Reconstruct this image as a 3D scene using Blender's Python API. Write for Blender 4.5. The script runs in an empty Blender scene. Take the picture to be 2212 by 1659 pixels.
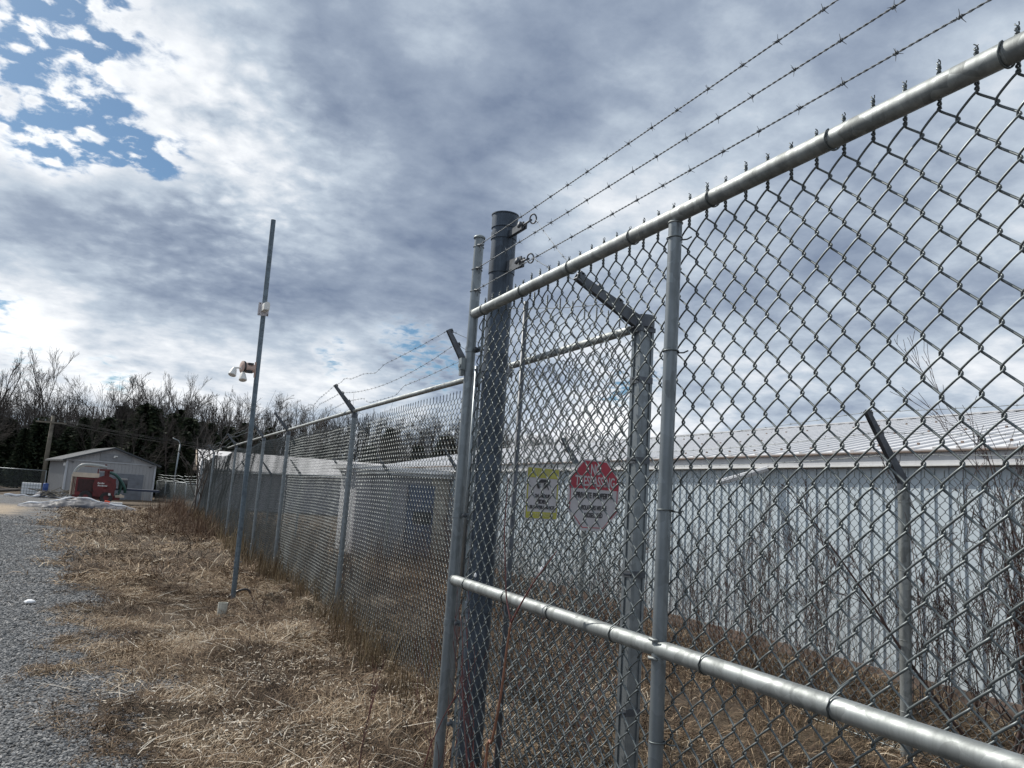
import bpy, math, random
import numpy as np
from mathutils import Vector, Matrix
R = math.radians
rng = np.random.default_rng(11)
random.seed(5)
S = bpy.context.scene
C = S.collection

# ------------------------------------------------------------------ camera
F_PX, CX, CY, CAMH = 1662.0, 1106.0, 829.5, 1.5      # photograph measured at 2212 x 1659
def _axes():
    vx, vy = 311 - CX, 1028 - CY                      # where the fence line runs to
    dx = 720.0
    dy = (-F_PX * F_PX - vx * dx) / vy
    Y = np.array([vx, vy, F_PX]); Y /= np.linalg.norm(Y)
    Z = np.array([dx, dy, F_PX]); Z /= np.linalg.norm(Z)
    X = np.cross(Y, Z); X /= np.linalg.norm(X)
    return np.array([X, Y, Z])
AX = _axes()                                          # rows: world axes seen by the camera (x right, y down, z forward)
cam_d = bpy.data.cameras.new("camera")
cam = bpy.data.objects.new("camera", cam_d); C.objects.link(cam); S.camera = cam
mw = Matrix.Identity(4)
for i in range(3):
    mw[i][0] = AX[i][0]; mw[i][1] = -AX[i][1]; mw[i][2] = -AX[i][2]
mw[2][3] = CAMH
cam.matrix_world = mw
cam_d.sensor_width = 36.0
cam_d.lens = 36.0 * F_PX / 2212.0
cam_d.clip_start = 0.05; cam_d.clip_end = 3000

def ray(px, py): return AX @ np.array([px - CX, py - CY, F_PX])
def on_x(px, py, a):  r = ray(px, py); p = r * a / r[0]; p[2] += CAMH; return p
def on_y(px, py, a):  r = ray(px, py); p = r * a / r[1]; p[2] += CAMH; return p
def on_g(px, py, z=0.0): r = ray(px, py); p = r * (z - CAMH) / r[2]; p[2] += CAMH; return p
def at_d(px, py, d):  p = ray(px, py) * d / F_PX; p[2] += CAMH; return p

# ------------------------------------------------------------------ view, sun, sky
S.view_settings.view_transform = 'Standard'; S.view_settings.look = 'None'
S.view_settings.exposure = 0.31; S.view_settings.gamma = 1.0
SUN_AZ, SUN_EL = R(-30), R(42)                        # azimuth from +Y (the fence line), negative to the left
sd = np.array([math.sin(SUN_AZ) * math.cos(SUN_EL), math.cos(SUN_AZ) * math.cos(SUN_EL), math.sin(SUN_EL)])
sl = bpy.data.lights.new("sun", 'SUN'); sl.energy = 3.9; sl.angle = R(0.6); sl.color = (1.0, 0.95, 0.87)
so = bpy.data.objects.new("sun", sl); C.objects.link(so); so.location = (0, 0, 60)
so.rotation_euler = Vector(sd.tolist()).to_track_quat('Z', 'Y').to_euler()

W = bpy.data.worlds.new("World"); S.world = W; W.use_nodes = True
nt = W.node_tree; nt.nodes.clear()
def N(tree, typ, **kw):
    n = tree.nodes.new(typ)
    for k, v in kw.items(): setattr(n, k, v)
    return n
class G:
    """tiny expression builder for shader trees"""
    def __init__(s, tree): s.t = tree
    def _in(s, sock, v):
        if isinstance(v, bpy.types.NodeSocket): s.t.links.new(v, sock)
        elif v is not None: sock.default_value = v
    def m(s, op, a, b=None, c=None, clamp=False):
        n = N(s.t, 'ShaderNodeMath', operation=op, use_clamp=clamp)
        s._in(n.inputs[0], a); s._in(n.inputs[1], b)
        if c is not None: s._in(n.inputs[2], c)
        return n.outputs[0]
    def add(s, a, b): return s.m('ADD', a, b)
    def mul(s, a, b): return s.m('MULTIPLY', a, b)
    def vm(s, op, a, b=None):
        n = N(s.t, 'ShaderNodeVectorMath', operation=op)
        s._in(n.inputs[0], a); s._in(n.inputs[1], b)
        return n.outputs['Value'] if op in ('DOT_PRODUCT', 'LENGTH') else n.outputs[0]
    def noise(s, vec, scale, detail=6, rough=0.5, dist=0.0, lac=2.0, typ='FBM'):
        n = N(s.t, 'ShaderNodeTexNoise'); s._in(n.inputs['Vector'], vec)
        n.inputs['Scale'].default_value = scale; n.inputs['Detail'].default_value = detail
        n.inputs['Roughness'].default_value = rough; n.inputs['Distortion'].default_value = dist
        n.inputs['Lacunarity'].default_value = lac
        return n.outputs['Fac']
    def voro(s, vec, scale, feature='F1', out='Distance', rnd=1.0):
        n = N(s.t, 'ShaderNodeTexVoronoi', feature=feature); s._in(n.inputs['Vector'], vec)
        n.inputs['Scale'].default_value = scale; n.inputs['Randomness'].default_value = rnd
        return n.outputs[out]
    def ss(s, v, a, b, o0=0.0, o1=1.0, typ='SMOOTHSTEP'):
        n = N(s.t, 'ShaderNodeMapRange', interpolation_type=typ, clamp=True)
        s._in(n.inputs['Value'], v)
        for k, x in (('From Min', a), ('From Max', b), ('To Min', o0), ('To Max', o1)): n.inputs[k].default_value = x
        return n.outputs['Result']
    def mix(s, f, a, b):
        n = N(s.t, 'ShaderNodeMix', data_type='RGBA')
        s._in(n.inputs[0], f); s._in(n.inputs[6], a); s._in(n.inputs[7], b)
        return n.outputs[2]
    def ramp(s, f, stops):
        n = N(s.t, 'ShaderNodeValToRGB'); s._in(n.inputs[0], f)
        e = n.color_ramp.elements
        while len(e) < len(stops): e.new(0.5)
        for q, (p, c) in zip(e, stops): q.position = p; q.color = (*c, 1)
        return n.outputs[0]

g = G(nt)
sky = N(nt, 'ShaderNodeTexSky', sky_type='NISHITA', sun_disc=False, sun_elevation=SUN_EL, sun_rotation=SUN_AZ)
sky.air_density = 1.0; sky.dust_density = 0.6; sky.ozone_density = 1.6
tc = N(nt, 'ShaderNodeTexCoord')
D = g.vm('NORMALIZE', tc.outputs['Generated'])
sep = N(nt, 'ShaderNodeSeparateXYZ'); nt.links.new(D, sep.inputs[0])
dz = g.m('MAXIMUM', sep.outputs[2], 0.0)
den = g.add(dz, 0.20)
cmb = N(nt, 'ShaderNodeCombineXYZ')
nt.links.new(g.m('DIVIDE', sep.outputs[0], den), cmb.inputs[0])
nt.links.new(g.m('DIVIDE', sep.outputs[1], den), cmb.inputs[1])
P = cmb.outputs[0]                                    # the cloud deck: a flat layer above the land
def spot(px, py, rad_px, w):
    d = ray(px, py); d = d / np.linalg.norm(d)
    k = 1.0 / (rad_px / F_PX) ** 2
    dt = g.vm('DOT_PRODUCT', D, tuple(d.tolist()))
    e = g.m('EXPONENT', g.mul(g.m('SUBTRACT', dt, 1.0), 2 * k))
    return g.mul(e, w)
def total(lst):
    s_ = lst[0]
    for q in lst[1:]: s_ = g.add(s_, q)
    return s_
def N_col(g_, v, sc):
    n = N(g_.t, 'ShaderNodeTexNoise'); g_._in(n.inputs['Vector'], v); n.inputs['Scale'].default_value = sc; n.inputs['Detail'].default_value = 4
    return n.outputs['Color']
n_big = g.noise(P, 0.75, 3, 0.5)
n_mid = g.noise(P, 2.6, 8, 0.55, 0.15)
n_fine = g.noise(P, 10.5, 9, 0.6, 0.1)
hole = total([spot(175, 5, 85, 1.0), spot(235, 50, 60, 0.8), spot(60, 60, 90, 0.55), spot(30, 200, 110, 0.7), spot(130, 230, 80, 0.55), spot(215, 270, 75, 0.85), spot(310, 335, 60, 0.85), spot(120, 300, 60, 0.7), spot(380, 120, 60, 0.35), spot(400, 350, 50, 0.4),
               spot(880, 735, 70, 0.62), spot(950, 800, 70, 0.65), spot(720, 775, 45, 0.55), spot(0, 655, 45, 0.62), spot(1400, 800, 60, 0.7), spot(1330, 850, 50, 0.65), spot(40, 790, 60, 0.5), spot(560, 345, 50, 0.22), spot(500, 330, 35, 0.25), spot(250, 810, 50, 0.5)])
hole = g.m('MINIMUM', hole, 1.0)
dist_v = g.vm('ADD', P, g.vm('MULTIPLY', N_col(g, P, 14.0), (0.06, 0.06, 0.0)))
puff = g.voro(dist_v, 24.0, feature='SMOOTH_F1')
n_puf = g.noise(P, 24.0, 7, 0.6, 0.3)
puff = total([g.mul(g.m('SUBTRACT', 0.40, puff), 1.3), g.mul(g.m('SUBTRACT', n_puf, 0.5), 1.9), g.mul(g.m('SUBTRACT', n_fine, 0.5), 1.2)])
cover = total([g.mul(g.m('SUBTRACT', n_big, 0.5), 0.15), g.mul(g.m('SUBTRACT', n_mid, 0.5), 0.45), g.mul(g.m('SUBTRACT', n_fine, 0.5), 0.30), g.mul(hole, -0.46), g.mul(g.mul(hole, puff), 1.0)])
cover = g.add(cover, 0.92)
alpha = g.ss(cover, 0.26, 0.74)
n_t = g.noise(P, 1.25, 7, 0.5, 0.25)
thick = total([g.mul(g.m('SUBTRACT', cover, 0.85), 0.45), g.mul(g.m('SUBTRACT', n_t, 0.5), 1.1), g.mul(g.m('SUBTRACT', n_mid, 0.5), 0.60), g.mul(g.m('SUBTRACT', n_fine, 0.5), 0.45), g.mul(g.mul(g.m('SUBTRACT', puff, 0.0), spot(450, 330, 330, 1.0)), -0.35),
               spot(760, 190, 150, 0.40), spot(980, 400, 150, 0.25), spot(1180, 190, 150, 0.32), spot(900, 640, 240, 0.50), spot(450, 600, 190, 0.46),
               spot(180, 530, 170, 0.42), spot(60, 450, 60, 0.15), spot(1500, 60, 260, 0.22), spot(1900, 250, 300, 0.16), spot(1650, 600, 350, 0.16),
               spot(1000, 60, 200, 0.12), spot(450, 200, 170, -0.30), spot(130, 330, 140, -0.32), spot(560, 470, 150, -0.24), spot(830, 440, 110, -0.10),
               spot(100, 700, 150, -0.5), spot(330, 740, 150, -0.40), spot(520, 790, 130, -0.26), spot(240, 760, 60, 0.25), spot(800, 830, 180, -0.24), spot(1300, 900, 260, -0.22), spot(1900, 800, 200, -0.10), spot(120, 100, 150, -0.3)])
thick = g.add(thick, 0.43)
cl = g.ramp(thick, [(0.0, (8.6, 8.8, 9.0)), (0.20, (6.9, 7.2, 7.6)), (0.45, (4.35, 5.0, 5.8)), (0.70, (2.7, 3.25, 4.15)), (1.0, (1.6, 2.05, 2.95))])
blue = g.mix(0.0, sky.outputs[0], sky.outputs[0])
blue = g.vm('MULTIPLY', sky.outputs[0], (0.42, 0.55, 0.62))
skycol = g.mix(alpha, blue, cl)
bg = N(nt, 'ShaderNodeBackground'); bg.inputs['Strength'].default_value = 0.1
nt.links.new(skycol, bg.inputs['Color'])
wo = N(nt, 'ShaderNodeOutputWorld'); nt.links.new(bg.outputs[0], wo.inputs[0])
S.cycles.max_bounces = 6; S.cycles.transparent_max_bounces = 8
S.cycles.use_denoising = True

# ------------------------------------------------------------------ materials
MATS = {}
def new_mat(name):
    m = bpy.data.materials.new(name); m.use_nodes = True
    b = m.node_tree.nodes['Principled BSDF']
    return m, m.node_tree, b, G(m.node_tree)
def plain(name, col, rough=0.6, metal=0.0, var=0.12, scale=8.0, bump=0.0, bscale=60.0, detail=5, col2=None, coords='Object'):
    if name in MATS: return MATS[name]
    m, t, b, e = new_mat(name)
    co = N(t, 'ShaderNodeTexCoord').outputs[coords]
    n = e.noise(co, scale, detail, 0.6)
    if col2 is None:
        lo = tuple(max(0, c * (1 - var * 2)) for c in col); hi = tuple(min(1, c * (1 + var * 2)) for c in col)
    else: lo, hi = col, col2
    t.links.new(e.ramp(n, [(0.3, lo), (0.7, hi)]), b.inputs['Base Color'])
    b.inputs['Metallic'].default_value = metal
    r = e.ss(e.noise(co, scale * 2.7, 4), 0.3, 0.7, max(0.05, rough - 0.1), min(1, rough + 0.12))
    t.links.new(r, b.inputs['Roughness'])
    if bump:
        bn = N(t, 'ShaderNodeBump'); bn.inputs['Strength'].default_value = bump; bn.inputs['Distance'].default_value = 0.01
        t.links.new(e.noise(co, bscale, 6), bn.inputs['Height']); t.links.new(bn.outputs[0], b.inputs['Normal'])
    MATS[name] = m
    return m
def galv(name, base, spangle=30.0, streak=True, rough=0.42, metal=0.75, amp=0.28):
    m, t, b, e = new_mat(name)
    co = N(t, 'ShaderNodeTexCoord').outputs['Object']
    v = e.voro(co, spangle, out='Color')
    sv = N(t, 'ShaderNodeSeparateColor'); t.links.new(v, sv.inputs[0])
    mp = N(t, 'ShaderNodeMapping'); t.links.new(co, mp.inputs[0]); mp.inputs['Scale'].default_value = (14, 14, 1.1)
    st = e.noise(mp.outputs[0], 3.0, 6, 0.65)
    bl = e.noise(co, 7.0, 5, 0.6)
    f = e.add(e.mul(sv.outputs[0], 0.18), e.add(e.mul(st, 0.5 if streak else 0.15), e.mul(bl, 0.45)))
    lo = tuple(c * (1 - amp) for c in base); hi = tuple(min(1, c * (1 + amp)) for c in base)
    t.links.new(e.ramp(f, [(0.33, lo), (0.72, hi)]), b.inputs['Base Color'])
    b.inputs['Metallic'].default_value = metal
    t.links.new(e.ss(f, 0.3, 0.8, rough + 0.12, rough - 0.06), b.inputs['Roughness'])
    bn = N(t, 'ShaderNodeBump'); bn.inputs['Strength'].default_value = 0.12; bn.inputs['Distance'].default_value = 0.002
    t.links.new(f, bn.inputs['Height']); t.links.new(bn.outputs[0], b.inputs['Normal'])
    MATS[name] = m
    return m
M_pipe = galv('galvanised_pipe', (0.24, 0.257, 0.257), rough=0.58, metal=0.75, amp=0.45)
M_big = galv('weathered_big_pipe', (0.05, 0.066, 0.088), spangle=12, rough=0.5, metal=0.5, amp=0.5)
M_post = galv('galvanised_post', (0.19, 0.213, 0.228), rough=0.42, metal=0.65)
M_wire = galv('galvanised_wire', (0.155, 0.175, 0.18), spangle=60, streak=False, rough=0.4, metal=0.7, amp=0.2)
M_wfar = galv('weathered_wire', (0.14, 0.16, 0.165), spangle=20, streak=False, rough=0.42, metal=0.6, amp=0.2)
M_barb = galv('barbed_wire_steel', (0.20, 0.22, 0.24), spangle=60, streak=False, rough=0.55, metal=0.5)
M_arm = plain('dark_pressed_steel', (0.085, 0.095, 0.11), 0.55, 0.4, 0.2, 10)
M_cast = plain('cast_fitting', (0.22, 0.25, 0.26), 0.55, 0.5, 0.15, 20)
M_white = plain('white_plastic', (0.66, 0.66, 0.64), 0.45, 0, 0.04, 10)
M_black = plain('black_plastic', (0.02, 0.02, 0.022), 0.35, 0, 0.1, 10)
M_bark = plain('grey_bark', (0.044, 0.036, 0.031), 0.9, 0, 0.2, 4)
M_bark2 = plain('pale_bark', (0.075, 0.066, 0.060), 0.9, 0, 0.2, 4)
M_twig = plain('brown_twig', (0.13, 0.095, 0.085), 0.8, 0, 0.25, 6)
M_redtwig = plain('red_twig', (0.11, 0.036, 0.034), 0.55, 0, 0.25, 9)
M_wood = plain('weathered_pole_wood', (0.14, 0.125, 0.10), 0.9, 0, 0.2, 3)

# ------------------------------------------------------------------ mesh helpers
class Mesh:
    def __init__(s): s.v = []; s.f4 = []; s.f3 = []; s.fn = []; s.n = 0; s.att = []
    def add(s, v, q=None, t=None, att=None):
        v = np.asarray(v, float).reshape(-1, 3)
        if q is not None and len(q): s.f4.append(np.asarray(q, int).reshape(-1, 4) + s.n)
        if t is not None and len(t): s.f3.append(np.asarray(t, int).reshape(-1, 3) + s.n)
        s.v.append(v); s.n += len(v)
        s.att.append(np.zeros(len(v)) if att is None else np.broadcast_to(att, (len(v),)))
        return s
    def ngon(s, v):
        s.fn.append([s.n + i for i in range(len(v))]); s.v.append(np.asarray(v, float)); s.att.append(np.zeros(len(v))); s.n += len(v)
    def box(s, c, d, ang=0.0, axis='z', R3=None):
        x, y, z = [q / 2 for q in d]
        v = np.array([[a, b, e] for a in (-x, x) for b in (-y, y) for e in (-z, z)])
        if R3 is not None: v = v @ np.asarray(R3).T
        elif ang:
            c_, s_ = math.cos(ang), math.sin(ang)
            i, j = {'z': (0, 1), 'x': (1, 2), 'y': (2, 0)}[axis]
            a, b = v[:, i].copy(), v[:, j].copy()
            v[:, i] = a * c_ - b * s_; v[:, j] = a * s_ + b * c_
        v += np.asarray(c)
        return s.add(v, [[0, 1, 3, 2], [4, 6, 7, 5], [0, 4, 5, 1], [2, 3, 7, 6], [0, 2, 6, 4], [1, 5, 7, 3]])
    def tube(s, pts, r, sides=8, cap=True, up=None, closed=False):
        p = np.asarray(pts, float); n = len(p)
        r = np.broadcast_to(np.asarray(r, float), (n,))
        if closed: tg = np.roll(p, -1, 0) - np.roll(p, 1, 0)
        else:
            tg = np.empty_like(p); tg[1:-1] = p[2:] - p[:-2]; tg[0] = p[1] - p[0]; tg[-1] = p[-1] - p[-2]
        tg /= np.linalg.norm(tg, axis=1)[:, None] + 1e-12
        if up is None:
            up = np.array([0, 0, 1.0]) if abs(tg[:, 2]).mean() < 0.8 else np.array([0, 1.0, 0])
        a = np.cross(tg, up); a /= np.linalg.norm(a, axis=1)[:, None] + 1e-12
        b = np.cross(a, tg)
        th = np.linspace(0, 2 * np.pi, sides, endpoint=False)
        v = p[:, None] + r[:, None, None] * (np.cos(th)[None, :, None] * a[:, None] + np.sin(th)[None, :, None] * b[:, None])
        s.add(v.reshape(-1, 3), tube_faces(n, sides, closed))
        if cap and not closed:
            s.fn.append([s.n - n * sides + i for i in range(sides)][::-1]); s.fn.append([s.n - sides + i for i in range(sides)])
        return s
    def cyl(s, p0, p1, r, sides=16, r1=None, cap=True):
        return s.tube([p0, p1], [r, r if r1 is None else r1], sides, cap)
    def lathe(s, c, prof, sides=24, axis=(0, 0, 1)):
        ax = Vector(axis).normalized(); q = Vector((0, 0, 1)).rotation_difference(ax).to_matrix()
        th = np.linspace(0, 2 * np.pi, sides, endpoint=False); V = []
        for r_, h in prof: V.append(np.stack([r_ * np.cos(th), r_ * np.sin(th), np.full(sides, h)], 1))
        V = np.concatenate(V) @ np.array(q).T + np.asarray(c)
        return s.add(V, tube_faces(len(prof), sides)[:, ::-1])
    def obj(s, name, mat, parent=None, smooth=False, local=False, att=None, autosmooth=None):
        me = bpy.data.meshes.new(name)
        V = np.concatenate(s.v)
        o = bpy.data.objects.new(name, me)
        if parent is not None:
            o.parent = parent
            org = ORG.get(parent.name)
            if org is not None and not local: V = V - org
            ORG[o.name] = None if local else org
        nq = sum(len(q) for q in s.f4); ntr = sum(len(q) for q in s.f3)
        loops = []; tot = []
        if nq: loops.append(np.concatenate(s.f4).ravel()); tot.append(np.full(nq, 4))
        if ntr: loops.append(np.concatenate(s.f3).ravel()); tot.append(np.full(ntr, 3))
        for f in s.fn: loops.append(np.array(f)); tot.append(np.array([len(f)]))
        loops = np.concatenate(loops); tot = np.concatenate(tot)
        st = np.concatenate([[0], np.cumsum(tot)[:-1]])
        me.vertices.add(len(V)); me.vertices.foreach_set('co', V.astype(np.float32).ravel())
        me.loops.add(len(loops)); me.loops.foreach_set('vertex_index', loops.astype(np.int32))
        me.polygons.add(len(tot)); me.polygons.foreach_set('loop_start', st.astype(np.int32))
        if smooth: me.polygons.foreach_set('use_smooth', np.ones(len(tot), bool))
        else: me.polygons.foreach_set('use_smooth', np.zeros(len(tot), bool))
        if att:
            a = me.attributes.new(att, 'FLOAT', 'POINT'); a.data.foreach_set('value', np.concatenate(s.att).astype(np.float32))
        me.update(calc_edges=True)
        if autosmooth is not None:
            me.set_sharp_from_angle(angle=R(autosmooth))
        if mat: me.materials.append(mat)
        C.objects.link(o)
        return o
ORG = {}
def tube_faces(n, sides, closed=False):
    i = np.arange(n if closed else n - 1)[:, None]; j = np.arange(sides)[None, :]
    k = (j + 1) % sides; i2 = (i + 1) % n
    return np.stack([i * sides + j, i * sides + k, i2 * sides + k, i2 * sides + j], -1).reshape(-1, 4)
def thing(name, label, cat, loc=(0, 0, 0), rz=0.0, group=None):
    o = bpy.data.objects.new(name, None); C.objects.link(o)
    o.location = tuple(float(q) for q in loc); o.rotation_euler = (0, 0, rz); o.empty_display_size = 0.2
    o['label'] = label; o['category'] = cat
    if group: o['group'] = group
    ORG[o.name] = np.array(loc, float) if rz == 0 else None
    return o
def tag(o, label, cat, group=None, kind=None):
    o['label'] = label; o['category'] = cat
    if group: o['group'] = group
    if kind: o['kind'] = kind
    return o
def rod(name, p0, p1, r, mat, parent, sides=20, lean=0, smooth=True):
    return Mesh().cyl(p0, p1, r, sides).obj(name, mat, parent, smooth=True, autosmooth=40)

# ------------------------------------------------------------------ noise for terrain
def vnoise(x, y, f, seed=0):
    x = x * f + seed * 17.3; y = y * f - seed * 9.1
    xi = np.floor(x).astype(np.int64); yi = np.floor(y).astype(np.int64)
    fx = x - xi; fy = y - yi; fx = fx * fx * (3 - 2 * fx); fy = fy * fy * (3 - 2 * fy)
    def h(a, b):
        n = (a * 374761393 + b * 668265263 + seed * 1442695) & 0x7fffffff
        n = (n ^ (n >> 13)) * 1274126177 & 0x7fffffff
        return ((n ^ (n >> 16)) & 0xffff) / 65535.0
    return (h(xi, yi) * (1 - fx) + h(xi + 1, yi) * fx) * (1 - fy) + (h(xi, yi + 1) * (1 - fx) + h(xi + 1, yi + 1) * fx) * fy
EDGE_Y = np.array([-50, 2, 4.6, 6.2, 9.5, 16.2, 30.9, 40.0, 46.0, 60, 300])
EDGE_X = np.array([0.9, 0.55, 0.24, 0.02, -0.36, -1.05, -2.6, -2.3, -2.6, -5.5, -8])
def edge(y): return np.interp(y, EDGE_Y, EDGE_X)
def gravel(x, y):                                     # 1 on the stone yard, 0 in the dry grass
    d = edge(y) - x + (vnoise(x, y, 0.7, 5) - 0.5) * 0.7 + (vnoise(x, y, 1.9, 3) - 0.5) * 0.7 + (vnoise(x, y, 6.7, 4) - 0.5) * 0.6
    w = 0.55 + 0.03 * np.abs(y)
    return np.clip(d / w + 0.5, 0, 1) * (y < 52)
def gh(x, y):
    x = np.asarray(x, float); y = np.asarray(y, float)
    gm = gravel(x, y)
    near = np.clip(1.4 - np.hypot(x, y) / 60, 0, 1)
    h = (vnoise(x, y, 0.35, 7) - 0.5) * 0.10 + (vnoise(x, y, 1.5, 8) - 0.5) * 0.07 + (vnoise(x, y, 4.5, 9) - 0.5) * 0.045
    h = h * (1 - gm * 0.85) * near
    h += -0.02 * gm
    h += 0.10 * np.exp(-((x - 1.9) ** 2) / 0.5) * (1 - gm) * near * (vnoise(x, y, 0.8, 2))
    return h
def mounds(x, y):
    h = 0
    for (mx, my, mh, mr) in MOUND:
        h = h + mh * np.exp(-(((x - mx) ** 2 + (y - my) ** 2) / mr ** 2))
    return h
MOUND = []
for px, py, mh, mr in ((655, 1345, 0.14, 0.16), (585, 1320, 0.12, 0.2), (618, 1300, 0.10, 0.14), (700, 1300, 0.08, 0.3), (520, 1420, .07, .3), (430, 1230, .08, .5), (620, 1390, .06, .25)):
    p = on_g(px, py); MOUND.append((p[0], p[1], mh, mr))
def ground_z(x, y): return gh(x, y) + mounds(x, y)

# ------------------------------------------------------------------ ground
def warp(a, lo, hi, n, k):
    t = np.linspace(0, 1, n)
    return a + np.sign(t * 2 - 1) * 0 + (lo + (hi - lo) * t) * 0 + 0
def axis(c, near, step, far, grow=1.09):
    out = [0.0]; s_ = step
    while out[-1] < near: out.append(out[-1] + step)
    while out[-1] < far: s_ *= grow; out.append(out[-1] + s_)
    o = np.array(out)
    return np.concatenate([-o[:0:-1], o]) + c
gx = axis(1.6, 5.6, 0.06, 900); gy = axis(7.0, 7.5, 0.06, 900)
X_, Y_ = np.meshgrid(gx, gy, indexing='ij')
Z_ = ground_z(X_, Y_)
nx, ny = X_.shape
idx = np.arange(nx * ny).reshape(nx, ny)
Q = np.stack([idx[:-1, :-1], idx[1:, :-1], idx[1:, 1:], idx[:-1, 1:]], -1).reshape(-1, 4)
gm_ = Mesh(); gm_.add(np.stack([X_, Y_, Z_], -1), Q, att=gravel(X_, Y_).ravel())
m, t, b, e = new_mat('ground_mix')
co = N(t, 'ShaderNodeNewGeometry').outputs['Position']
at_ = N(t, 'ShaderNodeAttribute', attribute_name='gravel').outputs['Fac']
n1 = e.noise(co, 6, 8, 0.65); n2 = e.noise(co, 38, 6, 0.7); n3 = e.noise(co, 1.1, 4, 0.6)
grass = e.ramp(e.add(e.mul(n1, 0.5), e.mul(n2, 0.5)), [(0.28, (0.03, 0.023, 0.017)), (0.47, (0.075, 0.056, 0.038)), (0.62, (0.15, 0.115, 0.078)), (0.8, (0.24, 0.19, 0.13))])
grass = e.mix(e.ss(n3, 0.42, 0.68), grass, e.ramp(n2, [(0.3, (0.035, 0.027, 0.022)), (0.7, (0.11, 0.085, 0.062))]))
vc = e.voro(co, 55, out='Color'); vs = N(t, 'ShaderNodeSeparateColor'); t.links.new(vc, vs.inputs[0])
vd = e.voro(co, 55)
st_ = e.ramp(e.add(e.mul(vs.outputs[0], 0.7), e.mul(n1, 0.3)), [(0.15, (0.07, 0.075, 0.08)), (0.5, (0.14, 0.148, 0.158)), (0.85, (0.25, 0.255, 0.26))])
n4 = e.noise(co, 2.6, 9, 0.7)
st_ = e.mix(e.ss(n4, 0.44, 0.62, 0, 0.75), st_, e.ramp(n2, [(0.3, (0.075, 0.07, 0.065)), (0.7, (0.16, 0.15, 0.14))]))
st_ = e.mix(e.ss(n3, 0.54, 0.66, 0, 0.55), st_, (0.20, 0.155, 0.115, 1))
col = e.mix(e.ss(e.add(at_, e.mul(e.m('SUBTRACT', n1, 0.5), 0.6)), 0.38, 0.62), grass, st_)
# pale sandy wash across the far yard
yp = N(t, 'ShaderNodeSeparateXYZ'); t.links.new(co, yp.inputs[0])
sand = e.mul(e.mul(e.ss(yp.outputs[1], 27, 31), e.ss(yp.outputs[1], 40, 35)), e.ss(e.add(yp.outputs[0], e.mul(n3, 2.0)), -2.2, -3.6))
col = e.mix(e.mul(sand, e.ss(n1, 0.3, 0.5)), col, (0.42, 0.34, 0.25, 1))
t.links.new(col, b.inputs['Base Color']); b.inputs['Roughness'].default_value = 0.95; b.inputs['Specular IOR Level'].default_value = 0.2
bn = N(t, 'ShaderNodeBump'); bn.inputs['Strength'].default_value = 0.9; bn.inputs['Distance'].default_value = 0.03
t.links.new(e.add(e.mul(n2, 0.6), e.mul(e.mul(vd, at_), 0.8)), bn.inputs['Height']); t.links.new(bn.outputs[0], b.inputs['Normal'])
go = gm_.obj('ground', m, smooth=True, att='gravel'); go['kind'] = 'structure'

# ------------------------------------------------------------------ chain link
WPITCH = 0.0718
def chain(M, org, u, nrm, length, z0, z1, r=0.0024, seg=16, sides=6, dep=0.0058, pitch=WPITCH, warpf=None, zp=None):
    """woven diamond fabric: each picket is one flattened wire spiral hooked into its neighbours"""
    u = np.asarray(u, float); nrm = np.asarray(nrm, float); org = np.asarray(org, float)
    w = pitch / 2; zp = zp or pitch * 1.06
    n = int(length / w); per = (z1 - z0) / zp
    tt = np.linspace(0, per * 2 * np.pi, int(per * seg) + 1)
    k = 0.975
    for ph in (0, 1):
        t = tt + ph * np.pi + np.pi / 2
        c = np.arcsin(k * np.sin(t)) / math.asin(k)
        lx = (w / 2 + r * 1.35) * c
        ct = np.cos(t); ly = -dep * 1.12 * ct / np.sqrt(ct * ct + 0.25)
        # keep topmost point where picket phases meet
        z = z1 - tt / (2 * np.pi) * zp
        path = lx[:, None] * u + ly[:, None] * nrm + z[:, None] * np.array([0, 0, 1.0])
        m1 = Mesh(); m1.tube(path, r, sides, cap=False, up=nrm)
        V = m1.v[0]; Fq = m1.f4[0]
        ks = np.arange(ph, n, 2)
        off = org[None] + ((ks + 0.5) * w)[:, None] * u[None]
        VV = (V[None] + off[:, None]).reshape(-1, 3)
        FF = (Fq[None] + (np.arange(len(ks)) * len(V))[:, None, None]).reshape(-1, 4)
        if warpf is not None: VV = warpf(VV)
        M.add(VV, FF)
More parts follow.
